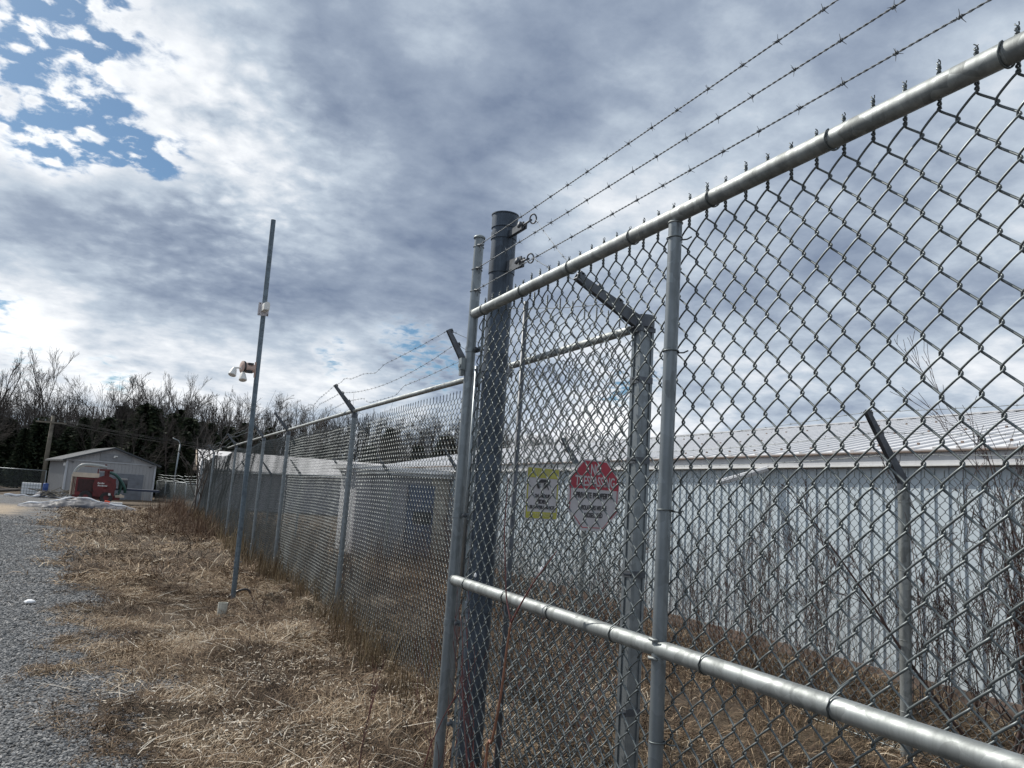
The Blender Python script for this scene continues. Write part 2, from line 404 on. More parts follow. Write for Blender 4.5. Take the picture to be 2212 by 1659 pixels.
def tips(M, org, u, nrm, length, z1, r=0.0024, h=0.05, pitch=WPITCH, sides=4, seg=12, warpf=None):
    u = np.asarray(u, float); nrm = np.asarray(nrm, float); org = np.asarray(org, float)
    t = np.linspace(0, 1, seg)
    m1 = Mesh()
    for s_ in (0, np.pi):
        rr = 0.0027 + 0.0012 * np.clip((t - 0.9) / 0.1, 0, 1)
        a = s_ + t * h / 0.021 * 2 * np.pi
        p = (rr * np.cos(a))[:, None] * u + (rr * np.sin(a))[:, None] * nrm + (z1 - 0.002 + t * h)[:, None] * np.array([0, 0, 1.0])
        m1.tube(p, np.where(t > .93, r * 0.5, r), sides, cap=False, up=nrm)
    V = np.concatenate(m1.v); Fq = np.concatenate(m1.f4)
    n = int(length / pitch)
    off = org[None] + ((np.arange(n) + TIPPH) * pitch)[:, None] * u[None]
    ra = rng.uniform(0, 6.28, n) if h > 0.08 else np.zeros(n)
    VV = np.repeat(V[None], n, 0); sc_ = rng.uniform(0.9, 1.0, (n, 1)); VV[:, :, 2] = z1 + (VV[:, :, 2] - z1) * sc_
    cx0, cy0 = VV[:, :, 0].copy(), VV[:, :, 1].copy()
    VV[:, :, 0] = cx0 * np.cos(ra)[:, None] - cy0 * np.sin(ra)[:, None]; VV[:, :, 1] = cx0 * np.sin(ra)[:, None] + cy0 * np.cos(ra)[:, None]
    VV = VV + off[:, None]
    VV[:, :, 2] += rng.uniform(-0.003, 0.003, (n, 1))
    VV = VV.reshape(-1, 3)
    if warpf is not None: VV = warpf(VV)
    M.add(VV, (Fq[None] + (np.arange(n) * len(V))[:, None, None]).reshape(-1, 4))
TIPPH = 0.5
def barbed(M, pts, detail=2, step=0.125, seed=0):
    """two twisted strands with four-pointed barbs; pts is the centre line"""
    rg = np.random.default_rng(seed)
    p = np.asarray(pts, float)
    s_ = np.concatenate([[0], np.cumsum(np.linalg.norm(np.diff(p, axis=0), axis=1))])
    L = s_[-1]
    def pos(q): return np.stack([np.interp(q, s_, p[:, i]) for i in range(3)], -1)
    if detail >= 2:
        n = max(8, int(L / 0.007)); q = np.linspace(0, L, n); c = pos(q)
        for k in (0, np.pi):
            a = q / 0.034 * 2 * np.pi + k
            M.tube(c + np.stack([np.cos(a) * .0014 + 0 * a, 0 * a, np.sin(a) * .0014], -1), 0.00125, 5, cap=False)
    else:
        n = max(6, int(L / 0.06)); q = np.linspace(0, L, n); c = pos(q)
        c = c + rg.normal(0, 0.0012, c.shape)
        M.tube(c, 0.0019, 3 if detail == 0 else 4, cap=False)
    d = 0.05 + rg.uniform(0, .05)
    while d < L - 0.03:
        c0 = pos(np.array([d]))[0]; c1 = pos(np.array([d + 0.004]))[0]
        tg = (c1 - c0) / 0.004; tg /= np.linalg.norm(tg)
        a1 = np.cross(tg, [0.3, 0.2, 1.0]); a1 /= np.linalg.norm(a1); a2 = np.cross(tg, a1)
        th = rg.uniform(0, np.pi)
        if detail >= 1:
            tq = np.linspace(0, 4.5 * np.pi, 18 if detail > 1 else 8)
            M.tube(c0 + np.outer(np.cos(tq), a1) * .0032 + np.outer(np.sin(tq), a2) * .0032 + np.outer(np.linspace(-.005, .005, len(tq)), tg), 0.0011, 4, cap=False)
        for k in range(4):
            an = th + k * np.pi / 2 + rg.uniform(-.3, .3)
            dv = np.cos(an) * a1 + np.sin(an) * a2 + tg * (0.35 if k % 2 else -0.35)
            M.tube([c0 + dv * .001, c0 + dv * 0.014], [0.0011, 0.0005] if detail else [0.0016, 0.0012], 3, cap=False)
        d += step * rg.uniform(0.93, 1.07)
def sag(p0, p1, s_, n=14, kink=None):
    t = np.linspace(0, 1, n)[:, None]
    p = np.asarray(p0) * (1 - t) + np.asarray(p1) * t
    p[:, 2] -= (4 * s_ * t * (1 - t))[:, 0]
    return p
def ring_pts(c, r, ax, n=18, a0=0, a1=2 * np.pi):
    ax = np.asarray(ax, float); ax /= np.linalg.norm(ax)
    a = np.cross(ax, [0, 0, 1.0]) if abs(ax[2]) < .9 else np.cross(ax, [1.0, 0, 0]); a /= np.linalg.norm(a); b_ = np.cross(ax, a)
    th = np.linspace(a0, a1, n)
    return np.asarray(c) + r * (np.outer(np.cos(th), a) + np.outer(np.sin(th), b_))

U = np.array([0, -1.0, 0]); NX = np.array([-1.0, 0, 0])
GX, FX, IX, BX = 1.23, 2.03, 4.67, 6.62
# ------------------------------------------------------------------ sliding gate
RZ, MZ = 2.300, 1.152
gate = thing('sliding_gate', 'near galvanised chain-link sliding gate with welded middle rail and three barbed strands on top', 'gate', (GX, 3.10, 0))
GY0, GY1 = 3.10, -1.4
top = Mesh().tube([[GX, GY0 - 0.012, RZ], [GX, GY1, RZ]], 0.0215, 28).obj('top_rail', M_pipe, gate, smooth=True, autosmooth=40)
mid = Mesh().tube([[GX, GY0 - 0.012, MZ], [GX, GY1, MZ]], 0.0215, 28).obj('middle_rail', M_pipe, gate, smooth=True, autosmooth=40)
Mesh().tube([[GX, GY0, 0.10], [GX, GY1, 0.10]], 0.0215, 20).obj('bottom_rail', M_pipe, gate, smooth=True, autosmooth=40)
ep = Mesh().tube([[GX, GY0 + 0.03, 0.05], [GX, GY0, RZ], [GX, GY0 - 0.004, 2.655]], 0.0215, 28).obj('end_post', M_post, gate, smooth=True, autosmooth=40)
Mesh().lathe((GX, GY0 - .004, 2.648), [(0.0222, 0), (0.0268, 0.001), (0.0268, 0.007), (0.021, 0.013), (0.010, 0.018), (0.0, 0.019)], 24).obj('post_cap', M_cast, ep, smooth=True)
mids = on_x(1443, 1000, GX)[1]
for yy in (1.658, 0.15, -1.3):
    Mesh().tube([[GX, yy, 0.10], [GX, yy + .004, MZ], [GX, yy - 0.004, RZ - .018]], 0.0185, 26).obj('upright', M_post, gate, smooth=True, autosmooth=40)
# weld beads where upright and middle rail meet
wbs = []
for dz_ in (0.021, -0.021):
    pts = np.array([[GX - 0.0215, 1.675, MZ + dz_ * 1.0], [GX - 0.024, 1.668, MZ + dz_ * 1.12], [GX - 0.022, 1.655, MZ + dz_ * 1.05], [GX - 0.020, 1.642, MZ + dz_ * 1.15]])
    wbs.append(Mesh().tube(pts, [0.003, 0.0048, 0.0038, 0.003], 8))
for (yy, zz) in ((3.085, RZ), (3.092, MZ)):
    wbs.append(Mesh().tube(ring_pts((GX, yy, zz), 0.0215, (0, 1, 0), 20), 0.0028, 6, cap=False))
wbs.append(Mesh().tube(ring_pts((GX, 1.654, RZ - 0.022), 0.0185, (0, 0, 1), 20), 0.0028, 6, cap=False))
for w_ in wbs: w_.obj('weld_bead', M_pipe, gate, smooth=True)
def gate_warp(V):
    V = V.copy(); y = V[:, 1]; z = V[:, 2]
    V[:, 0] += 0.006 * np.sin(y * 2.1 + 1) * np.sin(z * 2.4) + 0.003 * np.sin(y * 7 + z * 3)
    V[:, 2] += 0.0022 * np.sin(y * 3.3 + z * 2.0) 
    V[:, 1] += 0.0022 * np.sin(z * 4.1 + y * 2)
    return V
fab = Mesh()
GORG = np.array([GX + 0.0275, 0.748 + 31.5 * 0.0737, 0])
ZT = 2.272
chain(fab, GORG, U, NX, 3.6, 0.04, ZT, seg=18, sides=6, warpf=gate_warp, pitch=0.0737)
TIPPH = 0.5
tips(fab, GORG + np.array([0, -0.0, 0]), U, NX, 3.6, ZT, h=0.101, sides=5, seg=30, warpf=gate_warp, pitch=0.0737)
fab.obj('chain_mesh', M_wire, gate, smooth=True)
# tension bar, brace bands, tie wires
Mesh().box((GX + 0.03, GY0 - 0.050, 1.18), (0.005, 0.018, 2.2)).obj('tension_bar', M_cast, gate)
for (px, py) in ((1027, 752), (988, 1112), (977, 1345), (960, 1560)):
    q = on_x(px, py, GX); z = q[2]
    bm_ = Mesh().tube(ring_pts((GX, GY0 + 0.03 * (1 - z / 2.3), z), 0.0235, (0, 0, 1), 24), 0.0, 4, cap=False)
    bm_ = Mesh().lathe((GX, GY0 + 0.03 * (1 - z / 2.3), z - 0.011), [(0.0216, 0), (0.0245, 0), (0.0245, 0.022), (0.0216, 0.022)], 26)
    bm_.box((GX + 0.024, GY0 - 0.033, z), (0.006, 0.05, 0.022)); 
    bo = bm_.obj('brace_band', M_post, gate)
    Mesh().cyl((GX - 0.0, GY0 - 0.038, z), (GX + 0.045, GY0 - 0.038, z), 0.0045, 8).cyl((GX + .002, GY0 - 0.038, z), (GX + 0.010, GY0 - 0.038, z), 0.009, 6).obj('bolt', M_arm, bo)
tie = lambda pts: Mesh().tube(pts, 0.0021, 6).obj('tie_wire', M_wire, gate, smooth=True)
for (px, py) in ((1047, 672), (1130, 637), (1234, 580), (1368, 514), (1540, 425), (1799, 300), (2175, 112)):
    y = on_x(px, py, GX)[1]
    r1 = ring_pts((GX, y, RZ), 0.0240, (0.0, 1, 0.12), 20, -0.6, np.pi * 1.25)
    tie(np.concatenate([[r1[0] + [0.006, -0.006, -.022]], r1, [r1[-1] + [0.008, -0.004, -0.010], r1[-1] + [0.012, -0.014, -0.022]]]))
for (px, py) in ((1010, 1258), (1095, 1288), (1192, 1322), (1330, 1372), (1527, 1438), (1807, 1530)):
    y = on_x(px, py, GX)[1]
    a = ring_pts((GX, y, MZ), 0.0238, (0, 1, 0), 18, -0.2, np.pi * 1.05)
    tie(np.concatenate([[[GX + 0.026, y - 0.010, MZ + 0.052], [GX + 0.0, y - 0.004, MZ + 0.034]], [[GX - 0.021, y, MZ + 0.012]], ring_pts((GX, y, MZ), 0.0238, (0, 1, 0), 14, np.pi * 1.05, np.pi * 0.1)[0:0]]) if 0 else
        np.array([[GX + 0.028, y - 0.018, MZ + 0.058], [GX + 0.004, y - 0.008, MZ + 0.038], [GX - 0.018, y, MZ + 0.0175], [GX - 0.0245, y + .001, MZ], [GX - 0.017, y + .003, MZ - 0.0175], [GX, y + .004, MZ - 0.0245], [GX + 0.02, y + .004, MZ - 0.014]]))
for z in (1.92, 1.50, 0.93, 2.235):
    a = ring_pts((GX, 1.656, z), 0.0205, (0, 0.05, 1), 20, 0, np.pi * 1.9)
    tie(np.concatenate([a, [[GX + 0.024, 1.632, z - 0.004], [GX + 0.028, 1.618, z]]]))
for k, (z0, z1, y0) in enumerate(((2.609, 2.615, 3.06), (2.503, 2.523, 3.06), (2.402, 2.422, 3.06))):
    bw = Mesh()
    path = sag((GX - .012, y0 + .015, z0), (GX - .012, -1.4, z1 + 0.012), 0.012, 40)
    barbed(bw, path, 2, 0.127, seed=k + 2)
    # clip and wrap at the post
    bw.tube(ring_pts((GX, GY0 - .002, z0), 0.024, (0.05, 0, 1), 20, 0, np.pi * 2), 0.0016, 5, cap=False)
    bw.cyl((GX - 0.016, y0 + 0.012, z0 + .002), (GX + 0.004, y0 - 0.012, z0 - .001), 0.004, 6)
    bw.tube([(GX - .01, y0, z0), (GX - 0.008, y0 - .012, z0 - .018), (GX - 0.004, y0 + 0.004, z0 - .026)], 0.0015, 5)
    bw.obj('barbed_wire', M_barb, gate, smooth=True)
# latch on the end post
lz = on_x(1008, 790, GX)[2]
la = Mesh().box((GX - 0.026, GY0 + 0.014, lz), (0.030, 0.030, 0.052)).box((GX - 0.030, GY0 + 0.016, lz - 0.036), (0.018, 0.022, 0.03)).cyl((GX - .046, GY0 + .014, lz - .008), (GX - 0.038, GY0 + .014, lz - .008), 0.010, 10)
lo_ = la.obj('latch', M_cast, gate)
Mesh().tube([(GX + 0.02, GY0 - 0.02, lz - .02), (GX + 0.035, GY0 - 0.035, lz - .06), (GX + 0.02, GY0 - 0.045, lz - .10)], 0.006, 8).obj('latch_fork', M_arm, lo_, smooth=True)

# ------------------------------------------------------------------ big round gate post
rp = np.array([1.83, 4.20, 0])
rpost = thing('gate_post', 'thick dark round steel gate post with flat cap and several bands, behind the gate end', 'post', tuple(rp))
RR = 0.0757
ZTOP = 3.238
body = Mesh().tube([[rp[0], rp[1], -0.1], [rp[0], rp[1], ZTOP]], RR, 40).obj('pipe', M_big, rpost, smooth=True, autosmooth=40)
Mesh().lathe((rp[0], rp[1], ZTOP - 0.085), [(RR, 0), (RR + .006, 0), (RR + .006, .08), (RR + .010, .084), (RR + .010, .09), (RR, .094), (0, .10)], 40).obj('cap', M_big, rpost, smooth=True, autosmooth=35)
def band(parent, c, z, r, h, mat=M_big, n=36):
    return Mesh().lathe((c[0], c[1], z - h / 2), [(r - .001, 0), (r + .005, 0), (r + .005, h), (r - .001, h)], n).obj('band', mat, parent, smooth=True, autosmooth=35)
def lug(parent, p0, p1, w=0.05, th=0.008, name='lug'):
    p0 = np.array(p0); p1 = np.array(p1); d = p1 - p0; L = np.linalg.norm(d); d /= L
    s_ = np.cross(d, [0, 0, 1.0]); s_ /= np.linalg.norm(s_); up = np.cross(s_, d)
    Rm = np.stack([d, s_, up], 1)
    return Mesh().box((p0 + p1) / 2, (L, th, w), R3=Rm).obj(name, M_arm, parent)
wire_ends = []
tipA = np.array([1.69, 3.00, 2.535])
for (py, hgt) in ((515, 0.045), (583, 0.07), (797, 0.05), (1010, 0.04), (1312, 0.05)):
    z = on_x(1085 - (py - 515) * 0.06, py, rp[0])[2]
    bnd = band(rpost, rp, z, RR, hgt)
    if py < 600:
        dirv = np.array([-0.10, -1.0, -0.10 if py < 550 else -0.16]); dirv /= np.linalg.norm(dirv)
        s0 = np.array([rp[0] - 0.0, rp[1] - RR + 0.004, z]); s1 = s0 + dirv * 0.26
        lug(bnd, s0, s1, hgt * 0.9)
        lug(bnd, s0 + [0.02, 0, 0], s1 + [0.02, 0, 0], hgt * 0.8)
        s2 = s1 + dirv * 0.13
        hk = Mesh().cyl(s1 - dirv * .04, s2, 0.006, 8).tube(ring_pts(s2 + dirv * 0.028, 0.026, (1, 0.3, 0.2), 18), 0.0045, 8, cap=False)
        hk.lathe(s1 - dirv * .02 - [0.012, 0, 0], [(0, 0), (0.02, 0.001), (0.02, 0.014), (0, 0.016)], 12, axis=(-1, 0, 0.2))
        hk.obj('eye_bolt', M_arm, bnd, smooth=True)
        wire_ends.append(s2 + dirv * 0.05)
    elif py < 900:
        lug(bnd, (rp[0] + .03, rp[1] - .05, z), (FX - .01, rp[1] + 0.16, z + 0.01), 0.05)
        wire_ends.append(np.array([rp[0], rp[1] - RR - .05, z + 0.35]))
Mesh().cyl((rp[0] - RR - 0.03, rp[1] + .03, 1.0), (rp[0] - RR - 0.03, rp[1] + .03, 2.28), 0.012, 10).obj('stop_rod', M_post, rpost, smooth=True)

# ------------------------------------------------------------------ perimeter fence
PY_ = [5.05, 8.47, 12.84, 15.70, 20.77, 27.70, 33.07]
PT_ = [2.355, 2.369, 2.386, 2.403, 2.432, 2.450, 2.434]
pf = thing('perimeter_fence', 'tall chain-link fence with slanted barbed wire arms receding along the gravel yard', 'fence', (FX, 2.98, 0))
SQ = np.array([2.085, 3.03])
def arm(parent, p0, p1, w0=0.055, w1=0.026, name='barbed_arm', notch=True, mat=None):
    p0 = np.array(p0, float); p1 = np.array(p1, float); d = p1 - p0; L = np.linalg.norm(d); d /= L
    s_ = np.array([0, 1.0, 0]); up = np.cross(d, s_); up /= np.linalg.norm(up)
    if up[2] < 0: up = -up
    t_ = 0.004; m_ = Mesh()
    def slab(off, half, dw=0):
        v = []
        for tt_, w in ((0, w0), (1, w1)):
            for sg in (-1, 1):
                for oo in (-half, half):
                    v.append(p0 + d * L * tt_ + s_ * (off + oo) + up * sg * w / 2)
        m_.add(v, [[0, 1, 3, 2], [4, 6, 7, 5], [0, 4, 5, 1], [2, 3, 7, 6], [0, 2, 6, 4], [1, 5, 7, 3]])
    slab(-0.014, 0.0015); slab(0.014, 0.0015)
    # web between the two cheeks
    v = []
    for tt_, w in ((0, w0), (1, w1)):
        for oo in (-0.0125, 0.0125):
            for h_ in (-w / 2 + .004, -w / 2 + .008): v.append(p0 + d * L * tt_ + s_ * oo + up * h_)
    m_.add(v, [[0, 1, 3, 2], [4, 6, 7, 5], [0, 4, 5, 1], [2, 3, 7, 6], [0, 2, 6, 4], [1, 5, 7, 3]])
    if notch:
        for f in (0.34, 0.66, 0.95):
            c = p0 + d * L * f + up * ((w0 + (w1 - w0) * f) / 2 + 0.004)
            Rm = np.stack([d, s_, up], 1)
            m_.box(c - d * 0.012, (0.012, 0.030, 0.012), R3=Rm); m_.box(c + d * 0.010, (0.010, 0.030, 0.016), R3=Rm); m_.box(c + d * 0.002 + up * .007, (0.022, 0.030, 0.004), R3=Rm)
    return m_.obj(name, mat or M_arm, parent)
def arm_pt(p0, p1, f): return np.array(p0) * (1 - f) + np.array(p1) * f + np.array([0, 0, 0.016])
def line_post(parent, x, y, zt, r=0.030, sides=18, tiesz=(), cap=True, lean=0.0, mat=None):
    po = Mesh().tube([[x, y, -0.1], [x + lean, y, zt]], r, sides).obj('post', mat or M_post, parent, smooth=True, autosmooth=40)
    if cap:
        Mesh().lathe((x + lean, y, zt - 0.06), [(r + .001, 0), (r + .004, 0), (r + .004, .05), (r * .8, .065), (0, .07)], sides).obj('collar', M_arm, po, smooth=True, autosmooth=35)
    if len(tiesz):
        tm = Mesh()
        for z in tiesz: tm.tube(ring_pts((x, y, z), r + 0.002, (0.1, 0, 1), 14), 0.0022, 5, cap=False)
        tm.obj('post_ties', M_pipe, po, smooth=True)['kind'] = 'stuff'
    return po
arms = []
for i, (y, z) in enumerate(zip(PY_, PT_)):
    line_post(pf, FX, y, z - 0.02, tiesz=(0.35, 0.78, 1.2, 1.62, 2.05), lean=0)
    p0 = np.array([FX - 0.008, y, z - 0.01]); p1 = np.array([1.775, y, z + 0.26])
    if i == 0: p1 = on_y(968, 712, y); 
    if i == 5: p1 = p1 + [0.03, 0, -0.05]
    if i == 6: p0 = p0 + [0, 0, -0.0]; p1 = np.array([1.74, y, z + 0.30])
    arm(pf, p0, p1); arms.append((p0, p1))
# terminal post beside the opening
sqp = Mesh().box((SQ[0], SQ[1], 1.14), (0.062, 0.062, 2.48)).box((SQ[0] - .031, SQ[1] + .028, 1.14), (0.012, 0.02, 2.48)).box((SQ[0] + .031, SQ[1] + .028, 1.14), (0.012, 0.02, 2.48)).box((SQ[0] - .031, SQ[1] - .028, 1.14), (0.012, 0.02, 2.48)).box((SQ[0] + .031, SQ[1] - .028, 1.14), (0.012, 0.02, 2.48)).obj('terminal_post', M_post, pf)
sqp['label'] = 'square roll-formed terminal post under the long slanted arm'
Mesh().lathe((SQ[0], SQ[1], 2.355), [(0.046, 0), (0.053, 0.002), (0.053, 0.05), (0.050, 0.062), (0, 0.066)], 28).box((SQ[0], SQ[1], 2.345), (0.085, 0.085, 0.022)).obj('post_cap', M_arm, sqp, smooth=False)
SA0 = np.array([SQ[0] - 0.045, SQ[1] - .005, 2.385]); SA1 = np.array([1.70, 3.03, 2.548])
arm(pf, SA0, SA1, 0.062, 0.034)
for z in (2.10, 1.72, 1.20, 0.6):
    Mesh().box((SQ[0], SQ[1], z), (0.078, 0.078, 0.03)).cyl((SQ[0] - 0.075, SQ[1] - .03, z), (SQ[0] - 0.02, SQ[1] - .03, z), 0.006, 8).obj('band', M_arm, sqp)
# rails: fixed panel, then the long top rail (broken near its far end)
Mesh().tube([[FX, 4.40, 2.345], [FX, SQ[1] + .03, 2.345]], 0.0205, 20).obj('top_rail', M_pipe, pf, smooth=True, autosmooth=40)
ra = Mesh().tube([[FX - .012, 4.75, 2.335], [FX - .012, 8.47, 2.364], [FX - .012, 12.84, 2.385], [FX - .012, 15.70, 2.405], [FX - .012, 20.77, 2.428], [FX - .012, 22.8, 2.42]], 0.0205, 16)
ra.obj('top_rail', M_pipe, pf, smooth=True, autosmooth=40)
Mesh().tube([[FX + .02, 25.4, 2.475], [FX - .012, 27.7, 2.44], [FX - .012, 33.0, 2.26]], 0.0205, 14).obj('top_rail', M_pipe, pf, smooth=True, autosmooth=40)
# fabric
def fence_warp(amp_x, amp_z, posts):
    posts = np.array(posts)
    def w(V):
        V = V.copy(); y = V[:, 1]; z = V[:, 2]
        i = np.clip(np.searchsorted(posts, y) - 1, 0, len(posts) - 2)
        f = np.clip((y - posts[i]) / (posts[i + 1] - posts[i]), 0, 1)
        s_ = np.sin(np.pi * f) ** 2
        far = np.clip((y - 12) / 10, 0, 1)
        V[:, 2] -= amp_z * s_ * far * (0.4 + 0.6 * z / 2.3)
        V[:, 0] += amp_x * np.sin(y * 1.3 + z * 1.1) * np.sin(np.pi * f) + 0.004 * np.sin(y * 6 + z * 5) + 0.02 * far * np.sin(z * 7 + y)
        V[:, 2] += 0.004 * np.sin(y * 2.2 + z * 3)
        return V
    return w
fb = Mesh(); fw = fence_warp(0.018, 0.10, [4.7] + PY_)
o1 = np.array([FX + 0.035, 13.0, 0])
chain(fb, o1, U, NX, 13.0 - 4.80, 0.02, 2.235, seg=8, sides=4, r=0.0023, warpf=fw); tips(fb, o1, U, NX, 13.0 - 4.80, 2.235, sides=3, seg=8, h=0.055, warpf=fw)
o2 = np.array([FX + 0.035, 33.05, 0])
chain(fb, o2, U, NX, 33.05 - 13.0, 0.02, 2.30, seg=4, sides=3, r=0.0024, warpf=fw); tips(fb, o2, U, NX, 33.05 - 13.0, 2.30, sides=3, seg=4, h=0.045, warpf=fw)
fb.obj('chain_mesh', M_wfar, pf)
fp = Mesh(); o3 = np.array([FX + 0.03, 4.52, 0])
chain(fp, o3, U, NX, 4.52 - SQ[1] - .03, 0.02, 2.30, seg=12, sides=5)
fp.obj('chain_mesh', M_wfar, pf, smooth=True)
Mesh().box((FX + .03, 4.53, 1.2), (.005, .018, 2.2)).obj('tension_bar', M_cast, pf)
# barbed strands: run from arm to arm
for k, f in enumerate((0.95, 0.66, 0.34)):
    M = Mesh()
    chainp = [arm_pt(a[0], a[1], f) for a in arms]
    start = np.array([FX - 0.09, 4.66, ZTOP - 0.75 - 0.12 * k])
    pts = [chainp[0]]
    s1 = sag(chainp[0], chainp[1], (0.03, 0.10, 0.05)[k], 16)
    if k == 0: s1[8] += [0, 0, -0.045]; s1[9] += [0, 0, -0.02]; s1[13] += [-.01, 0, 0.03]
    if k == 2: s1[7:12] += [0, 0, -0.06]
    barbed(M, s1, 1, 0.127, seed=30 + k)
    s0 = sag(np.array([FX - .03, 4.74, 2.33 + 0.10 * (2 - k)]), chainp[0], 0.01, 4)
    barbed(M, s0, 1, 0.127, seed=40 + k)
    for a, b_ in zip(chainp[1:-1], chainp[2:]):
        q = sag(a, b_, rng.uniform(0.05, 0.14), 12); q[3:9] += rng.normal(0, 0.03, (6, 3)) * [0.6, 0, 1]
        barbed(M, q, 0, 0.127, seed=50 + k)
    M.obj('barbed_wire', M_barb, pf)
for k, f in enumerate((0.95, 0.66, 0.34)):
    M = Mesh(); e0 = wire_ends[min(k, len(wire_ends) - 1)]
    e1 = arm_pt(SA0, SA1, f)
    if k == 2: e0 = e0 + [0, 0, 0]
    barbed(M, sag(e0, e1, 0.012, 16), 1, 0.127, seed=60 + k)
    M.obj('barbed_wire', M_barb, pf)
# ------------------------------------------------------------------ cross panel with the signs
XP0 = np.array([1.42, 2.955]); XP1 = np.array([2.055, 3.052]); XU = (XP1 - XP0) / np.linalg.norm(XP1 - XP0)
xu = np.array([XU[0], XU[1], 0]); xn = np.array([XU[1], -XU[0], 0])
cp = thing('fence_panel', 'narrow chain-link infill panel facing the camera, carrying the two warning signs', 'fence panel', (XP0[0], XP0[1], 0))
M = Mesh(); L_ = float(np.linalg.norm(XP1 - XP0))
chain(M, (XP0[0], XP0[1], 0), xu, xn, L_, 0.02, 2.355, seg=12, sides=5); tips(M, (XP0[0], XP0[1], 0), xu, xn, L_, 2.355, sides=4, seg=18, h=0.065)
M.obj('chain_mesh', M_wire, cp, smooth=True)
Mesh().tube([[XP0[0] - .005, XP0[1], 0.0], [XP0[0] - .005, XP0[1], 2.36]], 0.011, 12).obj('edge_bar', M_arm, cp, smooth=True)

def sign_frame(cx_, cz_, name, label, cat='sign'):
    c = np.array([cx_, XP0[1] + (cx_ - XP0[0]) * XU[1] / XU[0], cz_]) + xn * 0.012
    ang = math.atan2(XU[1], XU[0])
    return thing(name, label, cat, tuple(c), ang), ang
def flat(parent, poly, y, mat, name, th=0.0012):
    """poly in sign plane (x, z); sign faces local -Y"""
    n = len(poly); v = [(x, y, z) for x, z in poly] + [(x, y + th, z) for x, z in poly]
    m_ = Mesh(); m_.v.append(np.array(v)); m_.att.append(np.zeros(2 * n)); m_.n = 2 * n
    m_.fn.append(list(range(n))); m_.fn.append(list(range(2 * n - 1, n - 1, -1)))
    for i in range(n): m_.fn.append([i, i + n, (i + 1) % n + n, (i + 1) % n])
    return m_.obj(name, mat, parent, local=True)
def text(parent, s_, x, z, size, mat, y, sx=1.0, bold=0.0, width=None, name='lettering'):
    cu = bpy.data.curves.new('lettering', 'FONT'); cu.body = s_; cu.size = size; cu.align_x = 'CENTER'; cu.align_y = 'CENTER'
    cu.offset = bold; cu.extrude = 0.0003
    tmp = bpy.data.objects.new('tmp', cu); C.objects.link(tmp)
    bpy.context.view_layer.update()
    me = bpy.data.meshes.new_from_object(tmp.evaluated_get(bpy.context.evaluated_depsgraph_get()))
    w = tmp.dimensions[0]
    bpy.data.objects.remove(tmp)
    if width: sx = width / w
    me.transform(Matrix.Diagonal((sx, 1, 1, 1))); me.transform(Matrix.Rotation(R(90), 4, 'X')); me.transform(Matrix.Translation((x, y, z)))
    me.materials.clear(); me.materials.append(mat)
    o = bpy.data.objects.new(name, me); o.parent = parent; C.objects.link(o)
    return o
M_swhite = plain('sign_white', (0.42, 0.41, 0.43), 0.5, 0, 0.06, 9)
M_sred = plain('sign_red', (0.33, 0.028, 0.05), 0.5, 0, 0.10, 9)
M_syel = plain('sign_faded_yellow', (0.38, 0.37, 0.05), 0.5, 0, 0.08, 9)
M_sypale = plain('sign_pale_yellow', (0.45, 0.43, 0.18), 0.5, 0, 0.05, 9)
M_sblk = plain('sign_black', (0.015, 0.015, 0.02), 0.5, 0, 0.1, 9)
k93 = 0.93
def rr_(w, h, r=0.008, n=4, cx=0, cz=0):
    out = []
    for sx, sz, a0 in ((1, 1, 0), (-1, 1, 90), (-1, -1, 180), (1, -1, 270)):
        for i in range(n + 1):
            a = R(a0 + 90 * i / n); out.append((cx + sx * (w / 2 - r) + r * math.cos(a), cz + sz * (h / 2 - r) + r * math.sin(a)))
    return out[::-1]
# yellow video sign
sg, _ = sign_frame(1.552, 1.536, 'surveillance_sign', 'yellow and white video surveillance sign with a camera picture, left of the red sign')
YW, YH = 0.172, 0.224
flat(sg, rr_(YW, YH), 0, M_swhite, 'board', 0.003)
def ringrect(parent, w, h, cx, cz, b_, mat, y):
    for (x, z, ww, hh) in ((cx, cz + h / 2 - b_ / 2, w, b_), (cx, cz - h / 2 + b_ / 2, w, b_), (cx - w / 2 + b_ / 2, cz, b_, h - 2 * b_), (cx + w / 2 - b_ / 2, cz, b_, h - 2 * b_)):
        flat(parent, [(x - ww / 2, z - hh / 2), (x - ww / 2, z + hh / 2), (x + ww / 2, z + hh / 2), (x + ww / 2, z - hh / 2)][::1], y, mat, 'border', 0.0008)
pan = flat(sg, rr_(YW - .008, 0.041, .004, 3, 0, YH / 2 - 0.026), -0.0014, M_syel, 'top_panel')
ringrect(sg, YW - .02, 0.031, 0, YH / 2 - 0.026, 0.0012, M_sypale, -0.0024)
text(sg, 'WARNING', 0, YH / 2 - 0.026, 0.030, M_sypale, -0.0022, width=0.115, bold=0.0006)
flat(sg, rr_(YW - .008, 0.027, .004, 3, 0, -YH / 2 + 0.019), -0.0014, M_syel, 'bottom_panel')
text(sg, 'NO TRESPASSING', 0, -YH / 2 + 0.019, 0.020, M_sypale, -0.0022, width=0.140, bold=0.0006)
for sx in (-1, 1): flat(sg, [(sx * (YW / 2 - .0065) - .0025, -YH / 2 + .03), (sx * (YW / 2 - .0065) - .0025, YH / 2 - .044), (sx * (YW / 2 - .0065) + .0025, YH / 2 - .044), (sx * (YW / 2 - .0065) + .0025, -YH / 2 + .03)], -0.0012, M_syel, 'border')
text(sg, '24 HOUR', 0.002, -0.012, 0.0215, M_sblk, -0.0022, width=0.086, bold=0.0009)
text(sg, 'VIDEO', 0.0, -0.036, 0.0235, M_sblk, -0.0022, width=0.066, bold=0.0009)
